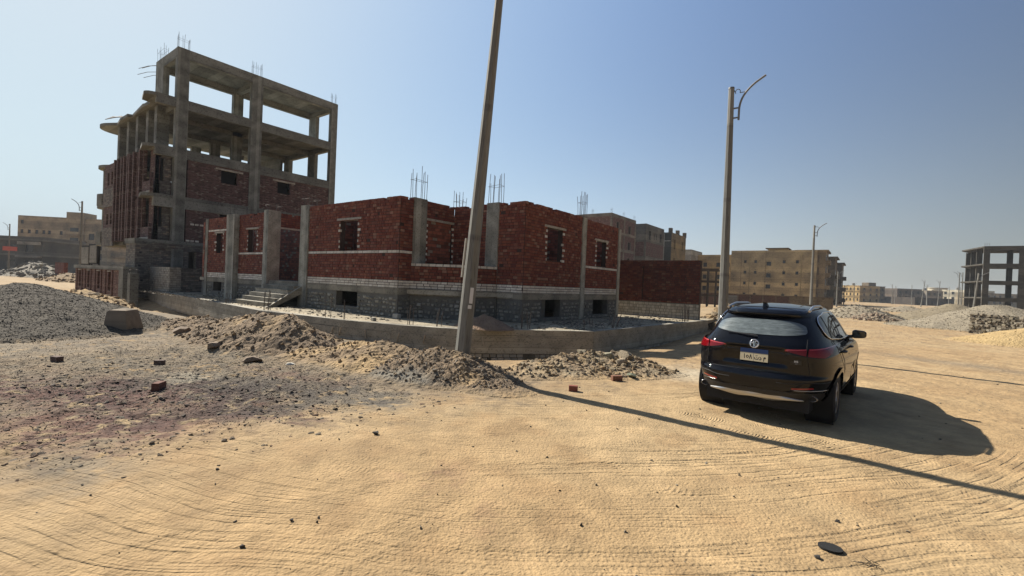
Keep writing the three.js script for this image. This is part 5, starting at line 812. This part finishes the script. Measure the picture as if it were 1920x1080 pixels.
{
  const big = lampPost('tall concrete lamp pole leaning right, standing in the gravelly dirt mound', [-6.145, 0.15, -6.615], 8.6, 1, { lean: [-0.044, -0.044], r0: 0.150, r1: 0.06, face: 0 });
  const strip = new Geo().box(0.02, 0.13, 1.12, 1.33, 0.128, 0.134).box(-0.01, 0.08, 0.98, 1.05, 0.130, 0.136); strip; 
  const lb = part('paper_notice', new Geo().fbox(frame(0, 0, Math.cos(0.648), -Math.sin(0.648)), 0.035, 0.10, 1.22, 1.52, 0.128, 0.134).fbox(frame(0, 0, Math.cos(0.648), -Math.sin(0.648)), 0.02, 0.09, 1.12, 1.19, 0.129, 0.135), std({ color: lin(0.6, 0.58, 0.55), roughness: 0.9 }), big); lb;
  part('timber_lath', new Geo().tube([[-0.175, 1.7, 0.05], [-0.165, 2.45, 0.05]], 0.02, 5), std({ color: lin(0.45, 0.42, 0.36), roughness: 1 }), big);
  lampPost('concrete lamp post with a curved arm behind the left rear of the black car', [-3.65, 0, -15.9], 8.15, 1, { r0: 0.155, r1: 0.085, lean: [0.01, 0.004] });
  lampPost('thin lamp post with a curved arm rising above the right half of the car roof', [-4.3, 0, -51.9], 8.35, 1, { r0: 0.14 });
  const far = [['grey lamp post at the right corner of the long yellow block', -4.85, -108, 6.7, 1, 0], ['first lamp post right of the long yellow block, before the sunlit yellow house', -5.5, -158, 5.2, 1, 0], ['leaning lamp post in front of the pale arched-window house', 12.5, -188, 8.0, -1, -0.09], ['lamp post in front of the small dark houses, right of the leaning one', 17.6, -204, 8.4, -1, -0.05], ['left one of two lamp posts standing close together by the white house', 15.1, -137, 8.1, -1, 0.0], ['right one of two lamp posts standing close together by the white house', 16.4, -144, 8.5, -1, 0.0], ['leaning lamp post in front of the bare concrete frame', 10.9, -86, 5.7, 1, -0.07]];
  for (const [l, x, z, h, s, ln] of far) lampPost(l, [x, 0, z], h, s, { lean: [0, ln] });
  let k = 0; for (const [x, z] of [[7.6, -250], [9.3, -275], [13.9, -252], [17.7, -240], [18.9, -258], [26, -262], [30, -267], [-5.2, -255]]) { const t = lampPost('distant thin lamp post ' + ['before the cream sunlit house front', 'before the left half of the dark storeyed house', 'before the right half of the dark storeyed house', 'before the pale sunlit house side', 'before the arched-window house', 'before the left end of the white house', 'before the middle of the white house', 'before the bright yellow house'][k], [x, 0, z], 8.2, k++ % 2 ? 1 : -1, { lean: [0, rr(-0.03, 0.03)], arm: k % 3 > 0 }); }
  lampPost('lamp post with its arm to the left, in front of the tan apartment block', [-66.7, 0, -12.2], 8.6, -1, { face: -0.9 });
  lampPost('small lamp post with a red notice on it at the left edge', [-116.4, 0, -12.2], 8.4, -1, { face: -0.9 });
  const board = thing('notice_board', 'small red notice board fixed to the left-edge lamp post', 'notice board'); part('panel', new Geo().box(-115.9, -115.8, 3.9, 4.6, -13.1, -11.4), std({ color: lin(0.5, 0.12, 0.10), roughness: 0.7 }), board);
}
// ---------- neighbouring and far buildings ----------
function farMat(col, o = {}) { return std({ color: lin(...col), map: withRep(T.concrete, 0.12, 0.12), roughness: 0.95, ...o }); }
const PANE = std({ color: lin(0.018, 0.018, 0.02), roughness: 0.25 });
// two visible faces: A (facing +z) and B (facing +x); each window a frame with a pane
function block(name, label, x0, x1, z0, z1, h, { wall, wallA, winA = [], winB = [], bands = [], trim, roof, y0 = -0.5, cat = 'building' }) {
  const b = thing(name, label, cat), fA = frameA(0, z1), fB = frameB(x1, 0), R = 0.35;
  const wa = part('wall', holed(new Geo(), fA, x0, x1, y0, h, -R, 0, winA), wallA || wall, b), wb = part('wall', holed(new Geo(), fB, -z1 + R, -z0, y0, h, -R, 0, winB), wall, b);
  part('rear_wall', new Geo().box(x0, x0 + R, y0, h, z0, z1 - R).box(x0 + R, x1 - R, y0, h, z0, z0 + R), wall, b); part('roof', new Geo().box(x0 + R, x1 - R, h - 0.5, h - 0.3, z0 + R, z1 - R), roof || wall, b);
  const win = (F, w, p) => { const f = part('window', new Geo().fbox(F, w[0] - 0.06, w[0] + 0.04, w[2] - 0.05, w[3] + 0.05, -0.14, 0.025).fbox(F, w[1] - 0.04, w[1] + 0.06, w[2] - 0.05, w[3] + 0.05, -0.14, 0.025).fbox(F, w[0] - 0.09, w[1] + 0.09, w[2] - 0.09, w[2], -0.13, 0.05), trim || wall, b); part('pane', new Geo().fbox(F, w[0] - 0.02, w[1] + 0.02, w[2] - 0.02, w[3] + 0.02, -0.33, -0.28), w[4] || PANE, f); };
  winA.forEach(w => win(fA, w)); winB.forEach(w => win(fB, w));
  for (const [y, t, d] of bands) part('floor_band', new Geo().fbox(fA, x0 - 0.01, x1 + d, y, y + t, -0.1, d).fbox(fB, -z1 - d + 0.002, -z0, y + 0.002, y + t - 0.002, -0.1, d - 0.003), trim || wall, b);
  return b;
}
const rows = (cols, ys, w, h) => ys.flatMap(y => cols.map(c => [c - w / 2, c + w / 2, y, y + h]));
{
  const dullRed = std({ color: lin(0.72, 0.62, 0.6), map: withRep(T.dullBrick, 0.7, 0.7), roughness: 1 }), dullGrey = farMat([0.23, 0.22, 0.20]), tan = farMat([0.40, 0.29, 0.13]), frameC = farMat([0.30, 0.27, 0.24]);
  const r = block('brick_building', 'tall dull red brick block with concrete bands rising behind the boundary wall', -47, -37.5, -89.4, -78.36, 15.4, { wall: dullRed, trim: frameC, bands: [[14.8, 0.6, 0.05], [11.8, 0.5, 0.04], [8.7, 0.5, 0.04], [5.6, 0.5, 0.04], [2.5, 0.5, 0.04]], winB: [...rows([81.2], [12.6], 1.2, 1.5), ...rows([86.6], [12.4, 9.3, 6.2, 3.3, 0.6], 1.3, 1.5)] });
  for (const z of [-78.6, -84, -89.2]) part('column', new Geo().box(-37.7, -37.42, 0, 14.8, z - 0.25, z + 0.25), frameC, r); for (const [x, z] of [[-37.7, -78.7], [-41.5, -78.7], [-37.7, -84], [-37.7, -89]]) rebars(r, x, z, 0.15, 0.2, 15.4, 1.0, 5);
  const g = block('grey_building', 'grey plastered block with red brick lower floors, between the red and yellow blocks', -47, -36.63, -103.2, -92.8, 15.25, { wall: dullGrey, trim: dullGrey, bands: [[11.6, 0.3, 0.05], [8.3, 0.3, 0.05]], winB: [...rows([94.9, 101.3], [12.1, 8.9, 5.7], 1.2, 1.9), ...rows([97.6, 98.7], [12.4, 9.1, 5.9], 0.55, 1.3)] });
  part('brick_infill', new Geo().fbox(frameB(-36.63, 0), 93.1, 102.9, 8.65, 11.55, -0.1, 0.02).fbox(frameA(0, -92.8), -46, -37, 8.65, 11.55, -0.1, 0.02), dullRed, g); void g;
  const y = block('yellow_building', 'sandy yellow rendered block with a dark scaffolded side and roof stubs', -47, -36.95, -119.8, -108.9, 15.3, { wall: tan, wallA: farMat([0.07, 0.075, 0.07]), trim: tan, winB: rows([111.6, 117.3], [11.6, 7.3, 3.5], 1.1, 2.2) });
  for (const z of [-109.2, -114.2, -119.5]) part('roof_stub', new Geo().box(-37.6, -36.9, 15.1, 16.3, z - 0.45, z + 0.45), farMat([0.12, 0.10, 0.08]), y); for (const yy of [7.2, 8.6, 13.2]) part('scaffold_bar', new Geo().box(-46, -37, yy, yy + 0.18, -108.7, -108.5), farMat([0.6, 0.6, 0.58]), y); for (const x of [-38.5, -40.5, -43]) part('scaffold_bar', new Geo().box(x - 0.08, x + 0.08, 2, 15, -108.75, -108.6), farMat([0.5, 0.5, 0.48]), y);
  block('pale_building', 'pale grey low block right of the sandy yellow block', -48, -39.5, -143.9, -133.3, 13.4, { wall: farMat([0.42, 0.40, 0.37]), winB: rows([137.2, 139.3, 142.3], [7.3], 0.9, 2.1) });
  // long yellow apartment block facing us
  const WX = (px) => -27.83 + (px - 1372) * (18.09 / 161.5);
  const wn = []; for (const yy of [9.35, 6.75, 4.1, 1.35]) { for (const px of [1401, 1421.5, 1475.5, 1499.5]) wn.push([WX(px) - 0.32, WX(px) + 0.32, yy, yy + 0.72]); } for (const yy of [8.75, 5.95, 3.3]) wn.push([WX(1447) - 0.52, WX(1447) + 0.52, yy, yy + 0.95]);
  const yl = block('yellow_apartment_block', 'long dull yellow apartment block with small square windows behind the car', -27.83, -9.75, -142, -127, 12.4, { wall: farMat([0.58, 0.445, 0.25]), trim: farMat([0.5, 0.38, 0.2]), winA: wn });
  const fy = frameA(0, -127); for (const px of [1393, 1441, 1527]) part('wall_joint', new Geo().fbox(fy, WX(px) - 0.04, WX(px) + 0.04, 0, 12.3, -0.02, 0.03), farMat([0.25, 0.17, 0.07]), yl); for (const px of [1410, 1507]) part('drain_pipe', new Geo().tube([[WX(px), 0.5, -126.9], [WX(px), 11.5, -126.9]], 0.06, 6), farMat([0.5, 0.4, 0.2]), yl);
  for (const yy of [9.0, 6.35, 3.7]) part('floor_line', new Geo().fbox(fy, -27.8, -9.8, yy - 0.9, yy - 0.84, -0.02, 0.02), farMat([0.3, 0.21, 0.09]), yl);
  for (const px of [1421.5, 1475.5]) for (const yy of [10.25, 7.62, 4.95, 2.2]) part('vent_hole', new Geo().fbox(fy, WX(px) - 0.09, WX(px) + 0.09, yy, yy + 0.16, -0.05, 0.012), PANE, yl);
  part('roof_room', new Geo().box(WX(1442), WX(1478), 12.3, 13.0, -134, -130), farMat([0.4, 0.3, 0.14]), yl); part('roof_canopy', new Geo().box(WX(1436), WX(1480), 13.0, 13.22, -134.5, -129.4), farMat([0.16, 0.12, 0.06]), yl);
  // its stepped right-hand end with balconies
  const mk = (label, x, z, h, col) => { const e = thing('balcony_block', label, 'building'); part('wall', new Geo().box(x - 6, x, -0.5, h, z - 9, z), farMat(col), e); for (let k = 0; k < 4; k++) { const yy = 0.9 + k * 2.85; if (yy + 2 > h) break; const bz = z - 0.5; part('balcony', new Geo().box(x, x + 0.9, yy - 0.25, yy + 0.7, bz - 3.4, bz - 0.4), farMat(col.map(c => c * 1.05)), e); part('window', new Geo().box(x - 0.05, x + 0.03, yy + 0.7, yy + 2.0, bz - 3.0, bz - 0.8), PANE, e); part('window', new Geo().box(x - 2.6, x - 1.2, yy + 0.2, yy + 1.9, z - 0.05, z + 0.03), std({ color: lin(0.10, 0.065, 0.03), roughness: 0.7 }), e); } part('cornice', new Geo().box(x - 6.1, x + 0.5, h, h + 0.35, z - 9, z + 0.3), farMat(col), e); return e; };
  mk('tan balcony end of the long yellow block, with a curved cornice', -8.2, -128.5, 12.2, [0.36, 0.27, 0.15]); mk('second brown balcony block stepping back along the street', -6.9, -139, 11.4, [0.28, 0.22, 0.14]); mk('third dark unfinished block stepping back along the street', -5.9, -150, 10.6, [0.17, 0.145, 0.12]);
  block('yellow_low_block', 'lower yellow block left of the long yellow apartment block', -44, -30, -158, -140, 12.4, { wall: farMat([0.5, 0.36, 0.16]), winA: rows([-41, -37.5, -34, -31.5], [9, 5.6, 2.4], 1.1, 1.2) });
  // timber formwork skeleton beside the boundary wall
  const sk = thing('timber_frame', 'dark timber formwork skeleton right of the boundary wall, by the yellow block', 'scaffold'); const tim = farMat([0.06, 0.045, 0.03]);
  for (let k = 0; k < 5; k++) for (let j = 0; j < 2; j++) part('post', new Geo().box(-18.6 + k * 0.95, -18.45 + k * 0.95, 0, 4.9 - k * 0.12, -64 + j * 4, -63.8 + j * 4), tim, sk); for (const yy of [1.3, 3.0, 4.45]) for (const z of [-63.7, -59.75]) part('beam', new Geo().box(-18.8, -14.4, yy, yy + 0.2, z - 0.1, z + 0.1), tim, sk);
  // brown boundary wall across the plots
  const bw = thing('brown_boundary_wall', 'long brown panelled boundary wall behind the car', 'boundary wall'); for (let k = 0; k < 11; k++) { const x = -21 + k * 1.58; part('wall_panel', new Geo().box(x, x + 1.42, -0.3, 1.62, -72.6, -72.45), farMat(k > 7 ? [0.24, 0.19, 0.12] : [0.13, 0.065, 0.045]), bw); part('pier', new Geo().box(x + 1.42, x + 1.58, -0.3, 1.72, -72.7, -72.35), farMat([0.2, 0.145, 0.1]), bw); } part('cap', new Geo().box(-21, -3.6, 1.621, 1.74, -72.65, -72.38), farMat([0.2, 0.15, 0.1]), bw); part('grey_box', new Geo().box(-15.5, -14.4, -0.2, 1.5, -70.4, -69.9), farMat([0.2, 0.2, 0.2]), bw);
  // bare concrete frame on the right, its backlit shade put into the dark colour
  const fr = thing('unfinished_building', 'bare four-storey concrete frame with overhanging floors at the right edge', 'building'), dk = farMat([0.085, 0.078, 0.066]);
  for (const [k, yy] of [[0, 12.4], [1, 9.2], [2, 6.05], [3, 3.0]]) { const s = new THREE.Shape(); s.moveTo(16.6, 121.9); s.lineTo(34, 121.9); s.lineTo(34, 136); s.lineTo(16.4, 136); s.lineTo(14.6, 131); const g = new THREE.ExtrudeGeometry(s, { depth: 0.25, bevelEnabled: false }); g.rotateX(-Math.PI / 2); g.translate(0, yy - 0.25, 0); part('floor_slab', g, dk, fr); part('beam', new Geo().box(16.8, 34, yy - 0.75, yy - 0.252, -122.4, -122), dk, fr); }
  for (const [x, z] of [[17.0, -122.2], [21.6, -122.2], [26.2, -122.2], [30.8, -122.2], [16.6, -126.5], [16.4, -131], [16.2, -135.5], [26.4, -129], [31, -129], [31, -135.5]]) part('column', new Geo().box(x - 0.42, x + 0.42, -0.5, 12.15, z - 0.25, z + 0.25), dk, fr);
  part('core_wall', new Geo().box(21.0, 21.75, -0.5, 12.1, -131, -130.2), farMat([0.07, 0.065, 0.055]), fr); rebars(fr, 17, -122.3, 0.3, 0.2, 12.4, 0.7, 6);
  // houses far down the street; sunlit ones face the sun
  // turn a bearing and a distance into the row's own frame: x0..x1 across, front at z
  const far = (name, label, b0, b1, D, top, col, opt = {}) => {
    const w = (b1 - b0) * D, n = opt.n || 4, cw = w / n, ys = (opt.ys || [top - 2.4, top - 5.2, top - 8]).filter(y => y > 0.2);
    const b = block(name, label, 0, w, -13, 0, top, { wall: farMat(col), trim: farMat(col.map(c => c * 0.85)), bands: opt.flat ? [] : [[top - 0.25, 0.25, 0.25], [top - 3.1, 0.3, 0.3], [top - 5.9, 0.3, 0.3]].filter(q => q[0] > 0.5), winA: rows(Array.from({ length: n }, (_, k) => cw * (k + 0.5)), ys, Math.min(1.3, cw * 0.42), 1.3), winB: rows([3, 7, 11], ys, 1.1, 1.2) });
    const dx = Math.sin(-0.648) + b0 * Math.cos(0.648), dz = -Math.cos(0.648) + b0 * Math.sin(-0.648); b.position.set(dx * D, 0, dz * D); b.rotation.y = 0.648 + (opt.turn || 0);
    if (opt.bal) for (const y of ys) part('balcony', new Geo().box(w * 0.12, w * 0.42, y - 1.3, y - 0.3, 0.31, 1.5).box(w * 0.6, w * 0.9, y - 1.3, y - 0.3, 0.31, 1.5), farMat(col.map(c => c * 1.25)), b);
    if (opt.tank) part('roof_tank', new THREE.CylinderGeometry(0.7, 0.7, 1.3, 14).translate(w * 0.3, top + 0.65, -4), farMat([0.3, 0.3, 0.3]), b);
    if (opt.hut) part('roof_hut', new Geo().box(w * 0.5, w * 0.8, top, top + 1.9, -8, -3), farMat(col), b);
    return b;
  };
  const B = (px) => (px - 960) / 885;
  far('yellow_house', 'bright sunlit yellow house with dark windows at the end of the street', B(1578), B(1614), 255, 8.6, [0.50, 0.36, 0.17], { n: 5, turn: -1.35, tank: 1 });
  far('brown_house', 'dark brown house with a flat canopy roof right of the sunlit yellow house', B(1613), B(1659), 250, 8.7, [0.17, 0.13, 0.09], { n: 5, hut: 1, bal: 1 });
  far('cream_house', 'small sunlit cream house front between two dark houses', B(1657), B(1682), 270, 8.0, [0.52, 0.44, 0.28], { n: 3, turn: -1.3 });
  far('dark_house', 'dark brown storeyed house with balconies in the middle of the far row', B(1682), B(1728), 248, 8.0, [0.13, 0.10, 0.08], { n: 4, bal: 1 });
  far('pale_house', 'pale sunlit house side left of the arched-window house', B(1724), B(1744), 275, 8.6, [0.6, 0.55, 0.45], { n: 2, turn: -1.3, flat: 1 });
  far('arched_house', 'grey brown house before the white house, behind the low dark shed', B(1737), B(1768), 245, 7.4, [0.27, 0.23, 0.19], { n: 3, tank: 1 });
  far('white_house', 'long bright white house at the right of the far row', B(1766), B(1822), 258, 8.6, [0.66, 0.61, 0.5], { n: 5, turn: -1.2, tank: 1, flat: 1 });
  far('cream_low_house', 'low cream house seen through the bare concrete frame', B(1838), B(1925), 235, 7.2, [0.34, 0.28, 0.19], { n: 8, flat: 1 });
  far('dark_shed', 'long low dark building in front of the arched-window house', B(1716), B(1790), 205, 3.3, [0.06, 0.045, 0.035], { n: 8, ys: [0.7], flat: 1 });
  const dome = thing('roof_drum', 'round white roof drum on the pale house in the far row', 'roof drum'), dp = [Math.sin(-0.648) + B(1757) * Math.cos(0.648), -Math.cos(0.648) - B(1757) * Math.sin(0.648)].map(q => q * 285); part('drum', new THREE.CylinderGeometry(4.6, 4.6, 2.4, 32).translate(dp[0], 8.8, dp[1]), farMat([0.7, 0.66, 0.56]), dome); part('rim', new THREE.CylinderGeometry(5.0, 5.0, 0.3, 32).translate(dp[0], 10.1, dp[1]), farMat([0.6, 0.56, 0.48]), dome);
  // left side: tan apartment block, dark low block
  const tn = farMat([0.45, 0.36, 0.25]);
  const tb = block('tan_apartment_block', 'tan five-storey apartment block at the left with a raised stair tower', 0, 26, -18, 0, 17.2, { wall: tn, trim: farMat([0.4, 0.31, 0.22]), winA: [...rows([1.2, 3.3, 5.4, 7.4, 9.0, 12.4], [11.6, 8.4, 5.2, 2.2], 0.9, 1.2), ...rows([1.2], [14.6], 0.9, 1.2), ...rows([21.2, 23.6], [10.4, 7.2, 4.0], 1.6, 2.0)] });
  tb.rotation.y = 0.78; tb.position.set(-216.2, 0, -24.4);
  part('stair_tower', new Geo().box(14.2, 19.2, -0.5, 19, -5, 0.6), tn, tb); for (const yy of [2.0, 5.2, 8.4, 11.6]) { part('balcony', new Geo().box(14.8, 18.6, yy, yy + 1.1, 0.61, 1.8), tn, tb); part('balcony_window', new Geo().box(15.4, 17.8, yy + 1.15, yy + 2.4, 0.55, 0.64), PANE, tb); part('balcony', new Geo().box(26.01, 27.2, yy, yy + 1.0, -9, -2), tn, tb); }
  block('tan_rear_block', 'tan block half hidden behind the frame building at the left', -120, -96, -52, -40, 9.0, { wall: farMat([0.44, 0.33, 0.22]), winA: rows([-117, -112, -107, -102, -98], [5.9, 2.6], 1.2, 1.3), winB: rows([43, 47, 50], [5.9, 2.6], 1.2, 1.3) });
  const db = block('dark_low_block', 'low dark grey unfinished house at the left edge', -8, 9.3, -12, 0, 8.2, { wall: farMat([0.13, 0.125, 0.115]), trim: farMat([0.2, 0.19, 0.18]), bands: [[7.2, 0.4, 0.3], [3.7, 0.4, 0.4]], winA: rows([-5, -1.5, 2.4, 6.4], [4.6, 1.0], 1.9, 1.7) });
  db.rotation.y = 0.70; db.position.set(-161.6, 0, -15.6);
  part('white_parapet', new Geo().box(4.2, 9.2, 6.3, 7.0, 0.3, 0.7), farMat([0.5, 0.48, 0.46]), db); part('balcony_slab', new Geo().box(4.2, 9.2, 3.3, 3.69, 0.01, 1.1), farMat([0.4, 0.38, 0.36]), db);
  const sw = thing('brick_stub_wall', 'short square red brown brick wall standing alone at the left', 'wall'); part('wall', new Geo().box(-85.7, -80.6, -0.5, 2.15, -13.6, -13.2), std({ color: lin(0.5, 0.42, 0.4), map: withRep(T.redBrick, 0.5, 0.5), roughness: 1 }), sw);
  const sg = thing('sign_boards', 'white advertising boards on dark frames behind the ribbed wall at the left', 'sign board'); for (const [x0, x1, y0, y1] of [[-54.2, -51.8, 2.0, 3.4], [-51.4, -49.3, 2.1, 3.5]]) { const f = part('board_frame', new Geo().box(x0 - 0.12, x1 + 0.12, y0 - 0.12, y1 + 0.12, -10.1, -10.0), farMat([0.03, 0.03, 0.03]), sg); part('board', new Geo().box(x0, x1, y0, y1, -10.0, -9.96), farMat([0.42, 0.42, 0.40]), f); } part('lower_board', new Geo().box(-54.3, -52.9, 0.55, 1.9, -10.1, -10.02), farMat([0.12, 0.13, 0.12]), sg); for (const x of [-53.0, -51.6, -49.3]) part('post', new Geo().box(x - 0.06, x + 0.06, -0.6, 3.4, -10.2, -10.11), farMat([0.03, 0.03, 0.03]), sg);
}
function rockBlock(s, col) { const keep = seed; seed = s; const p = []; for (const x of [-0.5, 0.5]) for (const y of [-0.5, 0.5]) for (const z of [-0.5, 0.5]) for (let k = 0; k < 2; k++) p.push(V(x * rr(0.72, 1), y * rr(0.72, 1), z * rr(0.72, 1))); seed = keep; const g = new ConvexGeometry(p), n = g.attributes.position.count; g.setAttribute('color', new THREE.Float32BufferAttribute(new Float32Array(n * 3).map((_, k) => col[k % 3]), 3)); g.setAttribute('uv', new THREE.Float32BufferAttribute(new Float32Array(n * 2).map((_, k) => g.attributes.position.array[(k >> 1) * 3 + (k & 1)]), 2)); return g; }
// ---------- heaps beside the far road ----------
{
  const heap = (name, label, cat, x, z, rx, rz, h, cols, n, smax, opt = {}) => { const f = (px, pz) => { const d = Math.hypot((px - x) / rx, (pz - z) / rz) * (1 + 0.3 * (fbm(px * 0.5 + x, pz * 0.5, 3) - 0.5)); return d < 1 ? h * (Math.min(1 - d, 0.9)) + 0.05 * fbm(px * 3, pz * 3, 2) : 0; }, b = [x - rx * 1.3, x + rx * 1.3, z - rz * 1.3, z + rz * 1.3]; const r = mound(name, label, cat, b, Math.max(0.07, rx / 45), f, (px, pz) => mixc(cols[0], cols[1], fbm(px * 1.3, pz * 1.3, 3))); if (n) moundStones(r, b, f, n, 0.02, smax, cols, ROCKS, 0.03); return r; };
  heap('gravel_heap', 'tall pale gravel heap behind the stacked stone blocks at the right edge', 'gravel heap', 6.6, -43.6, 5.6, 4.4, 1.85, [[0.25, 0.21, 0.15], [0.30, 0.255, 0.185], [0.2, 0.165, 0.115]], 5000, 0.06);
  heap('gravel_heap', 'rounded grey tan gravel heap left of the bare concrete frame', 'gravel heap', 6.4, -61, 5.0, 4.6, 1.75, [[0.21, 0.17, 0.11], [0.25, 0.205, 0.135]], 1800, 0.06);
  heap('sand_heap', 'smooth yellow sand heap at the right edge in front of the stacked blocks', 'sand heap', 6.3, -30.4, 3.2, 2.2, 1.0, [[0.46, 0.33, 0.16], [0.42, 0.29, 0.13]], 200, 0.05);
  heap('rubble_pile', 'pale rubble heap with broken bricks right of the car roof', 'rubble pile', -0.9, -52, 3.6, 3.0, 1.3, [[0.33, 0.28, 0.2], [0.3, 0.25, 0.18], [0.24, 0.17, 0.12]], 1800, 0.13);
  heap('rubble_pile', 'small reddish brick rubble heap in front of the pale rubble heap', 'rubble pile', 0.4, -49.3, 1.9, 1.4, 0.62, [[0.27, 0.2, 0.14], [0.33, 0.28, 0.21], [0.2, 0.12, 0.08]], 1200, 0.18);
  heap('soil_heap', 'low grey soil heap far down the road before the dark houses', 'soil heap', 4.4, -92, 4.5, 3, 1.0, [[0.25, 0.21, 0.15], [0.33, 0.27, 0.19]], 500, 0.2);
  heap('soil_heap', 'heap of rocks and soil between the boundary wall and the lamp post by the car', 'rock heap', -5.6, -25.2, 1.7, 2.6, 1.15, [SOIL, [0.36, 0.29, 0.19], SAND], 1500, 0.22);
  heap('soil_heap', 'long low grey debris heap at the far left before the dark low house', 'debris heap', -97, -13, 14, 4, 2.2, [[0.2, 0.18, 0.15], [0.28, 0.24, 0.18]], 900, 0.5);
  heap('soil_heap', 'small tan soil heap at the foot of the lone brick stub wall', 'soil heap', -72, -12.2, 5, 2.4, 1.0, [SAND, SOIL], 400, 0.25);
  // stacked stone blocks, each its own piece
  const STACK = [0, 1, 2, 3].map(k => toCreasedNormals(rockBlock(400 + k, [[0.27, 0.23, 0.17], [0.31, 0.27, 0.2], [0.24, 0.205, 0.15], [0.34, 0.29, 0.22]][k]), 0.5));
  const st = thing('stone_stack', 'dry-stacked grey stone blocks in front of the pale gravel heap at the right edge', 'stone stack'), F = frame(4.7, -38.6, Math.cos(0.35), Math.sin(0.35)); let n = 0;
  for (let r = 0; r < 10; r++) for (let a = rr(0, 0.1); a < 4.6; ) { const L = rr(0.12, 0.24), h = rr(0.10, 0.13), y = r * 0.122 - 0.05; if (rnd() < 0.93 && n < 300) { const m = new THREE.Mesh(STACK[n % 4], M.stone); m.name = 'stone_block'; m.castShadow = m.receiveShadow = true; m.position.set(...F.at(a + L / 2, y + 0.06 + rr(-0.015, 0.015), rr(-0.1, 0.14) - r * 0.03)); m.rotation.set(rr(-0.2, 0.2), Math.atan2(-F.dz, F.dx) + rr(-0.4, 0.4), rr(-0.15, 0.15)); m.scale.set(L * 0.93, h, 0.3); st.add(m); n++; } a += L; }
}
// thin desert haze
scene.fog = new THREE.FogExp2(new THREE.Color().setRGB(0.80, 0.86, 0.92), 0.00035);
renderer.render(scene, camera);
export { scene, camera };
